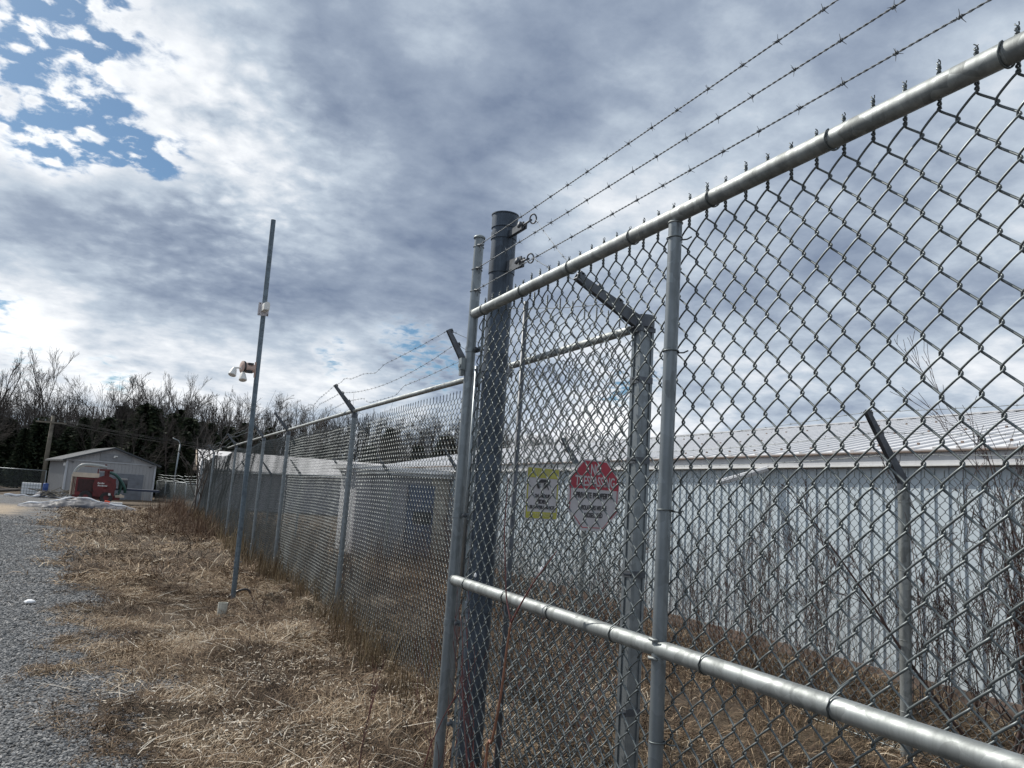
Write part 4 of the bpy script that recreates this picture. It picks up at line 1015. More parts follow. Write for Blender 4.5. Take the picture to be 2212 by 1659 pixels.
# brush pile
bp = on_g(125, 1076); br = Mesh()
for k in range(26):
    a = random.uniform(0, 6.28); l = random.uniform(.5, 1.5); c = np.array([bp[0] + random.uniform(-.8, .8), bp[1] + random.uniform(-.5, .5), random.uniform(.05, .35)])
    d = np.array([math.cos(a), math.sin(a), random.uniform(-.3, .5)]); br.tube([c - d * l / 2, c + d * l / 2], [.03, .015], 5)
tag(br.obj('brush_pile', M_wood), 'small pile of cut branches leaning at the shed corner', 'brush pile')
for k, (px, py, l, a) in enumerate(((20, 1063, 2.6, 0.1), (35, 1067, 2.0, 2.9))):
    p = on_g(px, py); o = Mesh().tube([(p[0] - l / 2, p[1], .12), (p[0] + l / 2, p[1] + a, .2 + .1 * k)], [.09, .06], 8).obj('fallen_log', M_bark2)
    tag(o, ('long pale fallen log on the grass at the left edge', 'shorter pale log lying just in front of the long one')[k], 'log')

# far chain link runs
def simple_fence(name, label, pts, h, mat=M_wfar, r=0.03, bw=False):
    t_ = thing(name, label, 'fence', (pts[0][0], pts[0][1], 0))
    for (a, b_) in zip(pts[:-1], pts[1:]):
        a = np.array(a); b_ = np.array(b_); L0 = np.linalg.norm(b_ - a); n = max(1, int(L0 / 3))
        for k in range(n + 1):
            q = a + (b_ - a) * k / n; Mesh().tube([[q[0], q[1], -.05], [q[0], q[1], h]], r * 1.1, 8).obj('post', M_post, t_, smooth=True)
        Mesh().tube([[a[0], a[1], h], [b_[0], b_[1], h]], r * 0.9, 8).obj('top_rail', M_post, t_, smooth=True)
        M = Mesh(); d = np.append((b_ - a) / L0, 0); chain(M, (a[0], a[1], 0), d, np.array([-d[1], d[0], 0]), L0, 0.02, h, seg=4, sides=3, r=0.003, dep=.004)
        M.obj('chain_mesh', mat, t_)
        if bw:
            M = Mesh()
            for z in (.12, .25, .4):
                q = sag((a[0], a[1], h + z), (b_[0], b_[1], h + z), .05, 20); q += rng.normal(0, .02, q.shape); M.tube(q, 0.012, 4, cap=False)
            M.obj('barbed_wire', M_cast, t_)
a1 = on_g(-60, 1053); a2 = on_g(100, 1062)
a1 = at_d(-60, 1010, 50); a2 = at_d(100, 1022, 49)
simple_fence('far_fence', 'low chain-link fence at the left edge behind the caged tote', [(a1[0], a1[1]), (a2[0], a2[1])], 1.42)
a1 = at_d(340, 1040, 50); a2 = at_d(430, 1046, 40)
simple_fence('yard_fence', 'distant fence with loose barbed wire between the shed and the tall fence', [(a1[0], a1[1]), (a2[0], a2[1])], 1.25, bw=True)

# poles and lamps
def far_pole(name, label, cat, px, ptop, pbot, d, r, lean=0):
    p = at_d(px, pbot, d); t_ = at_d(px + lean, ptop, d)
    o = thing(name, label, cat, (p[0], p[1], 0)); return o, p, t_
o, p, t_ = far_pole('utility_pole', 'weathered wooden utility pole with crossarm rising left of the shed', 'pole', 88, 895, 1066, 56, .14, 4)
Mesh().tube([[p[0], p[1], -.1], [p[0] + .05, p[1], t_[2]]], [.17, .12], 12).obj('shaft', M_wood, o, smooth=True)
Mesh().box((p[0], p[1] - .15, t_[2] - .5), (2.0, .1, .12)).obj('crossarm', M_wood, o)
for dx_ in (-.85, -.4, .4, .85): Mesh().cyl((p[0] + dx_, p[1] - .15, t_[2] - .44), (p[0] + dx_, p[1] - .15, t_[2] - .28), .04, 8).obj('insulator', M_cast, o)
ptop = np.array([p[0], p[1] - .15, t_[2] - .3])
far_e = at_d(1050, 985, 58)
for k, dx_ in enumerate((-.85, .4, .85)):
    q = sag(ptop + [dx_, 0, 0], far_e + [dx_, 0, 0.3 * k], 1.2, 30)
    tag(Mesh().tube(q, 0.012, 4, cap=False).obj('power_line', M_black), ('lowest of the power lines leaving the wooden utility pole', 'middle power line leaving the wooden utility pole', 'topmost power line leaving the wooden utility pole')[k], 'power line', 'power lines before the wood')
o, p, t_ = far_pole('lamp_post', 'thin pale metal lamp post with short bent arm right of the shed', 'lamp post', 373, 955, 1050, 47, .05, 6)
Mesh().tube([[p[0], p[1], 0], [p[0] + .12, p[1], t_[2] - .1]], 0.042, 10).obj('shaft', M_post, o, smooth=True)
Mesh().tube([[p[0] + .12, p[1], t_[2] - .1], [p[0] + .0, p[1], t_[2] + .12], [p[0] - .35, p[1], t_[2] + .25]], 0.028, 8).obj('arm', M_post, o, smooth=True)

# ------------------------------------------------------------------ camera pole
cb = on_g(502, 1306)
ctop = np.array([cb[0] - 0.04, cb[1], 4.97])
cpz = thing('camera_pole', 'tall slim galvanised pole standing in dry grass before the tall fence', 'pole', (cb[0], cb[1], 0))
Mesh().tube([[cb[0], cb[1], -0.1], ctop], 0.031, 24).obj('shaft', galv('bluish_pole_zinc', (0.105, 0.135, 0.16), rough=0.5, metal=0.45, amp=0.4), cpz, smooth=True, autosmooth=40)
def pole_at(py):
    z = np.interp(py, [477, 1306], [4.97, 0]); 
    # invert projection along the pole
    best = None
    for z in np.linspace(0, 5, 1001):
        q = np.array([cb[0] + (ctop[0] - cb[0]) * z / 4.97, cb[1], z - CAMH]); c = AX.T @ q
        v = CY + F_PX * c[1] / c[2]
        if best is None or abs(v - py) < best[0]: best = (abs(v - py), z)
    return np.array([cb[0] + (ctop[0] - cb[0]) * best[1] / 4.97, cb[1], best[1]])
q = pole_at(668)
va = math.atan2(cb[1], cb[0]) - R(90)
cv = thing('wall_camera', 'small white box camera on a square backplate, upper one on the slim pole', 'camera', (q[0], q[1], q[2]), va)
L(Mesh().box((-0.005, -0.040, -0.01), (0.135, 0.014, 0.170)).box((-.062, -.045, -.01), (.012, .02, .17)), 'backplate', plain('grey_plate', (0.50, 0.48, 0.50), .5, 0, .05, 9), cv)
for sx in (-.055, .05):
    for sz in (-.08, .062): L(Mesh().cyl((sx, -.046, sz), (sx, -.052, sz), .009, 10), 'screw', M_black, cv)
bm_ = Mesh(); pr = []
for i in range(9):
    a = R(180 * i / 8); pr.append((0.036 * math.cos(a), 0.022 + 0.036 * math.sin(a)))
pr = pr + [(-0.036, -0.045), (0.036, -0.045)]
n = len(pr); v = [(x, -.05, z) for x, z in pr] + [(x + .034, -.22, z) for x, z in pr]
bm_.v.append(np.array(v)); bm_.att.append(np.zeros(2 * n)); bm_.n = 2 * n; bm_.fn += [list(range(n))[::-1], list(range(n, 2 * n))] + [[i, (i + 1) % n, (i + 1) % n + n, i + n] for i in range(n)]
L(bm_, 'housing', M_white, cv)
q = pole_at(800)
fl = thing('flood_light', 'round tan junction box with two white floodlight heads, lower fitting on the slim pole', 'light', (q[0], q[1], q[2]), va)
M_tan = plain('faded_tan_plastic', (0.46, 0.33, 0.28), .5, 0, .06, 9)
L(Mesh().lathe((-0.115, -0.02, 0.015), [(0, -.085), (.03, -.085), (.055, -.07), (.066, -.03), (.068, .055), (.075, .06), (.075, .085), (.05, .095), (0, .1)], 28, axis=(-1, -0.5, 0)), 'junction_box', M_tan, fl, True)
L(Mesh().lathe((-0.178, -0.052, 0.015), [(.078, -.012), (.081, -.01), (.081, .010), (.078, .012)], 28, axis=(-1, -0.5, 0)), 'gasket', M_black, fl, True)
L(Mesh().box((-0.085, -0.075, 0.062), (0.07, 0.03, 0.026)).box((-0.095, -0.082, -0.04), (0.075, 0.03, 0.036)), 'recess', M_black, fl)
L(Mesh().tube([(-0.03, -0.02, 0.10), (-0.028, -0.02, -0.10)], 0.012, 8), 'bracket', M_tan, fl)
for (hx_, hz2, tx) in ((-0.285, -0.055, -0.35), (-0.165, -0.105, 0.1)):
    hd = L(Mesh().lathe((hx_, -0.09, hz2), [(0, .055), (.02, .052), (.034, .02), (.046, -.03), (.050, -.055), (.044, -.062), (0, -.066)], 20, axis=(-tx * 0.6, 0.35, 1)), 'lamp_head', M_white, fl, True)
    L(Mesh().tube([(hx_ + .01, -.09, hz2 + .045), (-0.20, -.07, 0.0)], 0.010, 8), 'swivel', M_white, hd)
# bolts near the foot
for dx_, z_ in ((.05, .52), (.03, .45)): Mesh().cyl((cb[0] - .05, cb[1] - .02, z_), (cb[0] + dx_, cb[1] - .02, z_), .007, 8).obj('bolt', M_arm, cpz)
sp = on_g(478, 1338); stb = thing('plastic_pipe_stub', 'short cut white plastic pipe standing in the grass at the foot of the slim pole', 'pipe', (sp[0], sp[1], 0))
Mesh().lathe((sp[0], sp[1], -.02), [(.052, 0), (.052, .20), (.047, .20), (.047, .02)], 22).obj('pipe', plain('dirty_white_pvc', (0.45, 0.45, 0.40), .6, 0, .15, 14), stb, smooth=True, autosmooth=35)
sp = on_g(530, 1305); o = Mesh().tube(spline([(sp[0] - .25, sp[1], .05), (sp[0] - .1, sp[1], .16), (sp[0] + .02, sp[1], .17), (sp[0] + .06, sp[1], .05)]), .014, 8).obj('cable_conduit', M_black, smooth=True)
tag(o, 'short black conduit arching out of the grass beside the slim pole', 'conduit')
sp = on_g(64, 1303); o = Mesh().lathe((sp[0], sp[1], 0), [(.04, 0), (.062, .015), (.05, .03), (.02, .042), (0, .04)], 6).obj('pale_stone', M_snow); tag(o, 'single pale stone lying on the gravel near the left edge', 'stone')
# white sheet caught on the fence
c = np.array([FX + 0.10, 28.2, 2.34]); xs_, zs_ = np.meshgrid(np.linspace(0, 1, 16), np.linspace(0, 1, 8), indexing='ij')
v = np.stack([c[0] + 0.03 * np.sin(xs_ * 9 + zs_ * 4), c[1] + xs_ * 4.6, c[2] + 0.14 - zs_ * (0.26 + .10 * np.sin(xs_ * np.pi)) - 0.05 * xs_], -1)
ii = np.arange(128).reshape(16, 8); qq = np.stack([ii[:-1, :-1], ii[1:, :-1], ii[1:, 1:], ii[:-1, 1:]], -1).reshape(-1, 4)
v2_ = v + [0.004, 0, 0]
tag(Mesh().add(v.reshape(-1, 3), qq).add(v2_.reshape(-1, 3), qq[:, ::-1]).obj('white_sheet', M_snow, smooth=True), 'scrap of white sheet caught at the top of the far end of the tall fence', 'sheet')

# ------------------------------------------------------------------ stones of the gravel yard
def ico():
    p = (1 + 5 ** .5) / 2
    v = np.array([(-1, p, 0), (1, p, 0), (-1, -p, 0), (1, -p, 0), (0, -1, p), (0, 1, p), (0, -1, -p), (0, 1, -p), (p, 0, -1), (p, 0, 1), (-p, 0, -1), (-p, 0, 1)], float)
    f = np.array([(0, 11, 5), (0, 5, 1), (0, 1, 7), (0, 7, 10), (0, 10, 11), (1, 5, 9), (5, 11, 4), (11, 10, 2), (10, 7, 6), (7, 1, 8), (3, 9, 4), (3, 4, 2), (3, 2, 6), (3, 6, 8), (3, 8, 9), (4, 9, 5), (2, 4, 11), (6, 2, 10), (8, 6, 7), (9, 8, 1)])
    return v / np.linalg.norm(v[0]), f
IV, IF = ico()
def sample(n, x0, x1, y0, y1, bias=1.0):
    y = y0 + (y1 - y0) * rng.random(n) ** bias; x = x0 + (x1 - x0) * rng.random(n)
    return x, y
x, y = sample(380000, -5.4, 1.3, 3.0, 30, 2.3)
left = -0.5 - (y - 4.8) * 0.16 - 1.9
keep = (rng.random(len(x)) > (y - 14) / 16) & (gravel(x, y) + rng.uniform(-.35, .35, len(x)) > 0.5) & (x > left)
x, y = x[keep], y[keep]
n = len(x); sz = rng.uniform(0.005, 0.0125, n) * (1 + (y - 4) * 0.045)
V = IV[None] * (sz[:, None, None]) * rng.uniform(0.65, 1.25, (n, 12, 1)) * (np.stack([rng.uniform(.8, 1.3, n), rng.uniform(.8, 1.3, n), rng.uniform(.45, .8, n)], -1))[:, None]
a = rng.uniform(0, 6.28, n); ca, sa_ = np.cos(a)[:, None], np.sin(a)[:, None]
tl = rng.uniform(-.5, .5, n)[:, None]
Vz = V[..., 2] + V[..., 0] * tl
V = np.stack([V[..., 0] * ca - V[..., 1] * sa_, V[..., 0] * sa_ + V[..., 1] * ca, Vz], -1)
V += np.stack([x, y, ground_z(x, y) + sz * 0.25], -1)[:, None]
ms = Mesh(); ms.add(V.reshape(-1, 3), t=(IF[None] + (np.arange(n) * 12)[:, None, None]).reshape(-1, 3), att=np.repeat(rng.random(n), 12))
def toned(name, stops, rough=0.9, trans=0.0):
    m, t, b, e = new_mat(name)
    f = N(t, 'ShaderNodeAttribute', attribute_name='tone').outputs['Fac']
    co = N(t, 'ShaderNodeTexCoord').outputs['Object']
    f = e.add(f, e.mul(e.m('SUBTRACT', e.noise(co, 9, 4), 0.5), 0.3))
    t.links.new(e.ramp(f, stops), b.inputs['Base Color']); b.inputs['Roughness'].default_value = rough
    b.inputs['Specular IOR Level'].default_value = 0.25
    return m
tag(ms.obj('gravel', toned('crushed_stone', [(0.0, (0.085, 0.088, 0.09)), (0.5, (0.18, 0.183, 0.186)), (0.85, (0.265, 0.263, 0.26)), (1.0, (0.38, 0.37, 0.355))], 0.85), att='tone'), 'loose grey crushed stone of the yard in the lower left', 'gravel', kind='stuff')

# ------------------------------------------------------------------ straw and weeds
def blades(x, y, z, length, width, azim, pitch, curl, tone, name, mat, label, segs=3, cat='grass'):
    n = len(x)
    t = np.linspace(0, 1, segs + 1)
    P0 = np.stack([x, y, z], -1)
    el = pitch[:, None] - curl[:, None] * t[None]
    d = np.stack([np.cos(azim)[:, None] * np.cos(el), np.sin(azim)[:, None] * np.cos(el), np.sin(el)], -1)
    step = d[:, :-1] * (length / segs)[:, None, None]
    pts = np.concatenate([P0[:, None], P0[:, None] + np.cumsum(step, 1)], 1)
    side = np.stack([-np.sin(azim), np.cos(azim), rng.uniform(-.6, .6, n)], -1)
    w = (width[:, None] * (1 - t[None] * 0.75))[..., None] * side[:, None] * 0.5
    V = np.stack([pts - w, pts + w], 2)              # n, segs+1, 2, 3
    k = (segs + 1) * 2
    q = np.array([[2 * i, 2 * i + 1, 2 * i + 3, 2 * i + 2] for i in range(segs)])
    M = Mesh(); M.add(V.reshape(-1, 3), (q[None] + (np.arange(n) * k)[:, None, None]).reshape(-1, 4), att=np.repeat(tone, k))
    return tag(M.obj(name, mat, att='tone'), label, cat, kind='stuff')
M_straw = toned('dry_straw', [(0.0, (0.026, 0.020, 0.016)), (0.35, (0.10, 0.066, 0.043)), (0.62, (0.245, 0.175, 0.115)), (0.9, (0.46, 0.355, 0.24)), (1.0, (0.64, 0.56, 0.44))])
M_leaf = toned('bleached_leaf', [(0.0, (0.30, 0.24, 0.17)), (0.6, (0.52, 0.45, 0.36)), (1.0, (0.72, 0.67, 0.58))])
M_weed = toned('russet_weed', [(0.0, (0.04, 0.026, 0.02)), (0.5, (0.12, 0.072, 0.05)), (1.0, (0.26, 0.18, 0.12))])
M_gold = toned('golden_stalk', [(0.0, (0.05, 0.034, 0.02)), (0.5, (0.14, 0.10, 0.06)), (1.0, (0.32, 0.25, 0.15))])
def straw(n, x0, x1, y0, y1, bias, lmin, lmax, w, name, label, mask=0.5, liftz=0.02):
    x, y = sample(n, x0, x1, y0, y1, bias)
    dens = vnoise(x, y, 1.7, 21) * 0.6 + vnoise(x, y, 6, 22) * 0.5
    k = (gravel(x, y) + rng.uniform(-.42, .42, n) < mask) & (dens > rng.uniform(0.1, 0.75, n))
    k &= ~((np.abs(x - BX) < 0.2) & (y > -4) & (y < 25)) 
    x, y = x[k], y[k]; n = len(x)
    dist = np.hypot(x, y)
    flow = vnoise(x, y, 0.9, 31) * 9 + rng.normal(0, 0.9, n)
    ln = rng.uniform(lmin, lmax, n); tone = np.clip(0.62 * vnoise(x, y, 2.2, 33) + 0.15 * vnoise(x, y, 9, 34) + rng.normal(0.08, 0.23, n), 0, 1)
    return blades(x, y, ground_z(x, y) + rng.uniform(-0.01, liftz, n), ln, w * rng.uniform(.6, 1.3, n) * (1 + dist * 0.045), flow, rng.uniform(-0.05, 0.9, n) ** 1, rng.uniform(0.3, 2.4, n), tone, name, M_straw, label)
straw(330000, -0.9, 3.0, 3.6, 14, 1.6, .03, .14, .0034, 'flattened_straw', 'matted flattened dry grass between the gravel and the tall fence')
straw(120000, 1.0, 6.5, 1.2, 14, 1.3, .06, .24, .0045, 'yard_grass', 'dry brown grass behind the gate, up to the metal building')
straw(90000, -4.5, 6.5, 12, 40, 1.3, .10, .35, .009, 'distant_grass', 'dry grass running back along the tall fence into the distance')
# bleached leaves, near right of the yard
x, y = sample(22000, -0.4, 2.1, 3.8, 8.5, 1.3); k = (vnoise(x, y, 1.6, 41) > rng.uniform(.25, .85, len(x))) & (gravel(x, y) < rng.uniform(-.1, .5, len(x))) & (x > rng.uniform(-.3, 1.3, len(x))); x, y = x[k], y[k]; n = len(x)
blades(x, y, ground_z(x, y) + rng.uniform(0.005, .05, n), rng.uniform(.02, .065, n), rng.uniform(.004, .010, n), rng.uniform(0, 6.28, n), rng.uniform(-.2, .7, n), rng.uniform(-.5, 2.4, n), rng.random(n), 'dead_leaves', M_leaf, 'bleached curled dead leaves strewn over the near grass', cat='leaves')
# long loose stalks
x, y = sample(700, -0.5, 2.0, 3.9, 13, 1.4); k = gravel(x, y) < rng.uniform(0.2, 1.1, len(x)); x, y = x[k], y[k]; n = len(x)
blades(x, y, ground_z(x, y) + .03, rng.uniform(.12, .4, n), rng.uniform(.0025, .005, n), rng.uniform(0, 6.28, n), rng.uniform(-.05, .35, n), rng.uniform(-.1, .9, n), rng.uniform(.6, 1, n), 'loose_stalks', M_leaf, 'long pale broken stalks lying across the grass', segs=5)
# upright tufts along the tall fence line
def uprights(n, x0, x1, y0, y1, h0, h1, w, mat, name, label, bias=1.0, clump=3.0, thr=0.5, segs=3, lean=.28, cat='weeds', xf=None):
    x, y = sample(n, x0, x1, y0, y1, bias)
    k = vnoise(x, y, clump, 51) > thr + rng.uniform(-.12, .12, n); x, y = x[k], y[k]; n = len(x)
    k = gravel(x, y) < .6
    if xf: k &= x > rng.normal(xf[0], xf[1], n)
    x, y = x[k], y[k]; n = len(x)
    return blades(x, y, ground_z(x, y) - .01, rng.uniform(h0, h1, n) * (0.5 + 0.9 * vnoise(x, y, 2.2, 55)), w * rng.uniform(.6, 1.4, n) * (1 + np.hypot(x, y) * .035), rng.uniform(0, 6.28, n), 1.57 - np.abs(rng.normal(0, lean, n)), rng.uniform(-.1, .7, n), rng.random(n), name, mat, label, segs=segs, cat=cat)
uprights(6500, 1.75, 2.5, 5.2, 13, .10, .40, .0042, M_gold, 'golden_tufts', 'upright golden grass tufts at the foot of the tall fence', thr=.42)
uprights(9000, 1.7, 3.4, 12, 34, .2, .6, .007, M_gold, 'far_tufts', 'tall dry grass around the far posts of the tall fence', thr=.42)
uprights(9000, -0.6, 1.9, 18, 42, .2, .75, .007, M_weed, 'russet_weeds', 'dense rust-brown dead weeds left of the far end of the tall fence', thr=.45, clump=.9, lean=.5, xf=(0.9, .5))
uprights(8000, 2.2, 6.4, 4.5, 16, .3, 1.0, .0038, M_weed, 'yard_weeds', 'brown dead weeds inside the compound behind the tall fence', thr=.45)
uprights(700, -1.4, 2.0, 4.5, 14, .12, .45, .0035, M_weed, 'thin_weeds', 'scattered thin dark weed stalks between gravel and fence', thr=.3)
uprights(5000, 1.5, 6.4, 1.6, 6.5, .06, .26, .0035, M_gold, 'low_tufts', 'low golden tufts on the ground behind the gate', thr=.5)

# ------------------------------------------------------------------ woody plants
def grow(rg, base, dirv, length, radius, depth, out, spread=0.5, up=0.12, kids=(2, 4), jit=0.12, nseg=5, minr=0.004, shrink=(0.55, 0.8), first=0.3):
    p = np.array(base, float); d = np.array(dirv, float); d /= np.linalg.norm(d)
    pts = [p.copy()]; sl2 = length / nseg; dirs = [d.copy()]
    for i in range(nseg):
        d = d + rg.normal(0, jit, 3) + np.array([0, 0, up * 0.3]); d /= np.linalg.norm(d)
        p = p + d * sl2; pts.append(p.copy()); dirs.append(d.copy())
    rad = np.maximum(np.linspace(radius, radius * 0.45, nseg + 1), minr)
    out.append((np.array(pts), rad, depth))
    if depth <= 0: return
    nk = rg.integers(kids[0], kids[1] + 1)
    for k in range(nk):
        f = first + (1 - first) * (k + rg.random()) / nk; i = min(int(f * nseg), nseg - 1); q = pts[i] + (pts[i + 1] - pts[i]) * (f * nseg - i)
        dd_ = dirs[i]; ax_ = np.cross(dd_, rg.normal(0, 1, 3)); ax_ /= np.linalg.norm(ax_) + 1e-9
        an = rg.uniform(spread * 0.6, spread * 1.35)
        nd = dd_ * math.cos(an) + ax_ * math.sin(an) + np.array([0, 0, up])
        grow(rg, q, nd, length * rg.uniform(*shrink) * (1.15 - 0.5 * f), rad[i] * 0.62, depth - 1, out, spread, up, kids, jit, max(3, nseg - 1), minr, shrink, 0.15)
def branch_mesh(out, lo, hi):
    M = Mesh()
    for pts, rad, dp in out:
        if lo <= dp <= hi: M.tube(pts, rad, 7 if dp >= hi and hi > 3 else (4 if dp > 1 else 3), cap=False)
    return M
def tree_kind(seed, h, trunk_r, mat, bare_to=0.4, spread=0.5, depth=5, minr=0.018, kids=(3, 5), up=.16, split=False):
    rg = np.random.default_rng(seed); out = []
    if not split: grow(rg, (0, 0, -0.2), (rg.normal(0, .05), rg.normal(0, .05), 1), h * 0.70, trunk_r, depth, out, spread, up, kids, 0.07, 8, minr, (0.42, 0.68), bare_to)
    else:
        for a_ in range(3): grow(rg, (0, 0, -0.2), (rg.normal(0, .18), rg.normal(0, .18), 1), h * 0.72, trunk_r * .8, depth, out, spread, up, kids, 0.07, 8, minr, (0.42, 0.66), bare_to)
    return branch_mesh(out, depth, depth), branch_mesh(out, 0, depth - 1)
TK = []
specs = [(1, 15, .17, M_bark, .38, .50, False), (2, 15, .15, M_bark2, .45, .42, False), (3, 14, .15, M_bark, .30, .58, True), (4, 15, .13, M_bark, .50, .45, False), (5, 12, .12, M_bark2, .35, .5, True), (6, 13, .14, M_bark, .25, .65, False)]
for s_ in specs:
    a, b_ = tree_kind(s_[0], s_[1], s_[2], s_[3], s_[4], s_[5], 4, 0.0085, (4, 6), .10, s_[6])
    ta_ = a.obj('trunk', s_[3], None, smooth=True); tb_ = b_.obj('crown', s_[3], None)
    for q_ in (ta_, tb_): C.objects.unlink(q_)
    TK.append((ta_, tb_, max(v_.co.z for v_ in tb_.data.vertices)))
def place_tree(kind, x, y, h, rz, label, group=None, name='bare_tree', z=0, w=None):
    r_ = bpy.data.objects.new(name, None); C.objects.link(r_); r_.location = (x, y, z); r_.rotation_euler = (0, 0, rz)
    s_ = h / kind[2]; r_.scale = (s_ * (w or 1), s_ * (w or 1), s_); r_['label'] = label; r_['category'] = 'tree'
    if group: r_['group'] = group
    for part in kind[:2]:
        c = part.copy(); C.objects.link(c); c.parent = r_
    return r_
skyline = [  # crown top pixel, depth, kind, label
    (8, 742, 62, 0, 'tall dark bare tree at the left edge of the photo'), (92, 790, 70, 2, 'bare tree behind the utility pole, left of the tallest one'), (150, 752, 64, 1, 'tallest slim bare tree, left of the shed roof'),
    (198, 812, 68, 5, 'bare tree with wide low crown, just above the left half of the shed'), (262, 798, 66, 2, 'bare many-stemmed tree right above the shed ridge'), (312, 826, 72, 3, 'narrow bare tree just right of the shed ridge'),
    (370, 812, 66, 4, 'broom-shaped bare tree above the right end of the shed'), (436, 806, 68, 1, 'rounded bare tree above the thin lamp post'), (545, 850, 78, 4, 'bare tree right behind the slim camera pole'),
    (592, 846, 80, 5, 'bare tree between camera pole and the slanted fence arms'), (655, 856, 82, 2, 'bare tree beyond the second slanted arm of the tall fence')]
for (px, py, d, k, lab) in skyline:
    p = at_d(px, py, d); place_tree(TK[k], p[0], p[1], p[2], random.uniform(0, 6.28), lab, 'trees of the far wood')
for i in range(96):
    px = -260 + i * 15.7 + random.uniform(-8, 8); d = random.uniform(52, 92)
    top_ = np.interp(px, [-260, 0, 150, 300, 450, 560, 700, 1000, 1300], [815, 832, 846, 852, 850, 872, 874, 895, 930]) + random.uniform(-10, 46)
    p = at_d(px, top_, d); place_tree(TK[random.randrange(6)], p[0], p[1], p[2], random.uniform(0, 6.28), 'slim bare tree in the dense rank of the far wood', 'dense rank of bare trees in the far wood')
# evergreens
M_ever = toned('dark_evergreen', [(0.0, (0.010, 0.016, 0.010)), (0.5, (0.022, 0.034, 0.018)), (1.0, (0.05, 0.06, 0.03))], .9)
def evergreen(seed, h, w, n=4200):
    rg = np.random.default_rng(seed); M = Mesh()
    f = rg.random(n) ** 0.8; z = 0.4 + f * (h - 0.4)
    env = w * (1 - f) ** 0.75 * (0.7 + 0.5 * vnoise(f * 9, rg.random(n) * 0 + seed, 1.0, seed)) + 0.08
    a = rg.uniform(0, 6.28, n); r_ = env * rg.uniform(0.25, 1.0, n) ** 0.6 * (0.75 + 0.4 * np.sin(a * 3 + seed + f * 11))
    c = np.stack([r_ * np.cos(a), r_ * np.sin(a), z - r_ * 0.25], -1)
    out = np.stack([np.cos(a), np.sin(a), rg.uniform(-.6, .3, n)], -1); sd_ = np.cross(out, rg.normal(0, 1, (n, 3))); sd_ /= np.linalg.norm(sd_, axis=1)[:, None]
    ln = rg.uniform(.25, .6, n)[:, None]; wd = rg.uniform(.08, .2, n)[:, None]
    V = np.stack([c - out * ln * .3, c + sd_ * wd, c + out * ln, c - sd_ * wd], 1)
    M.add(V.reshape(-1, 3), np.arange(4 * n).reshape(-1, 4), att=np.repeat(rg.random(n), 4))
    T = Mesh().tube([(0, 0, -.2), (0, 0, h * .95)], [.16, .03], 8)
    a_ = T.obj('trunk', M_bark, None); b_ = M.obj('crown', M_ever, None, att='tone')
    for q_ in (a_, b_): C.objects.unlink(q_)
    return (a_, b_, h)
EK = [evergreen(1, 9, 2.1), evergreen(2, 9, 1.6), evergreen(3, 7, 2.6, 3000)]
for i in range(50):
    px = -240 + i * 16.1 + random.uniform(-7, 7); d = random.uniform(58, 72)
    top_ = np.interp(px, [-240, 40, 120, 250, 330, 420, 470, 560], [895, 893, 905, 890, 880, 905, 925, 925]) + random.uniform(-14, 34)
    p = at_d(px, top_, d); place_tree(EK[random.randrange(3)], p[0], p[1], p[2], random.uniform(0, 6.28), 'dark evergreen in the thick dark rank behind the shed', 'evergreens behind the shed', 'evergreen_tree', w=1.15)
for (px, py, d, k, w_, lab) in ((585, 925, 66, 0, 1, 'dark evergreen seen right of the slim camera pole'), (845, 925, 62, 0, 0.9, 'pointed evergreen seen through the tall fence, mid panel'), (800, 965, 64, 2, 1.1, 'low evergreen left of the pointed one, through the tall fence'), (905, 965, 60, 1, 1.4, 'evergreen right of the pointed one, through the tall fence'), (965, 945, 58, 2, 1.2, 'rounded evergreen close left of the gate end post'), (700, 960, 66, 2, 1.2, 'low dark evergreen above the pale far roof'),
                             (640, 950, 66, 0, 1.1, 'evergreen between the second and third fence posts, above the pale roof'), (520, 935, 64, 1, 1.3, 'dark evergreen left of the slim camera pole')):
    p = at_d(px, py, d); place_tree(EK[k], p[0], p[1], p[2], random.uniform(0, 6), lab, None, 'evergreen_tree', w=w_)
# understory thicket in the wood: too many stems to count
M = Mesh(); rgx = np.random.default_rng(77)
for i in range(1500):
    px = rgx.uniform(-260, 1100); d = rgx.uniform(70, 88); top_ = np.interp(px, [-260, 450, 560, 1100], [880, 880, 905, 950]) + rgx.uniform(-30, 60)
    p = at_d(px, top_, d); b0 = np.array([p[0] + rgx.normal(0, .6), p[1], 0]); mid_ = (b0 + p) / 2 + rgx.normal(0, .25, 3)
    M.tube([b0, mid_, p], [.05, .035, .015], 3, cap=False)
    for j in range(5):
        f = rgx.uniform(.35, 1); q = b0 * (1 - f) + p * f; M.tube([q, q + rgx.normal(0, .6, 3) + [0, 0, .9]], [.02, .01], 3, cap=False)
tag(M.obj('undergrowth', M_bark), 'thin grey saplings and brush filling the far wood', 'undergrowth', kind='stuff')

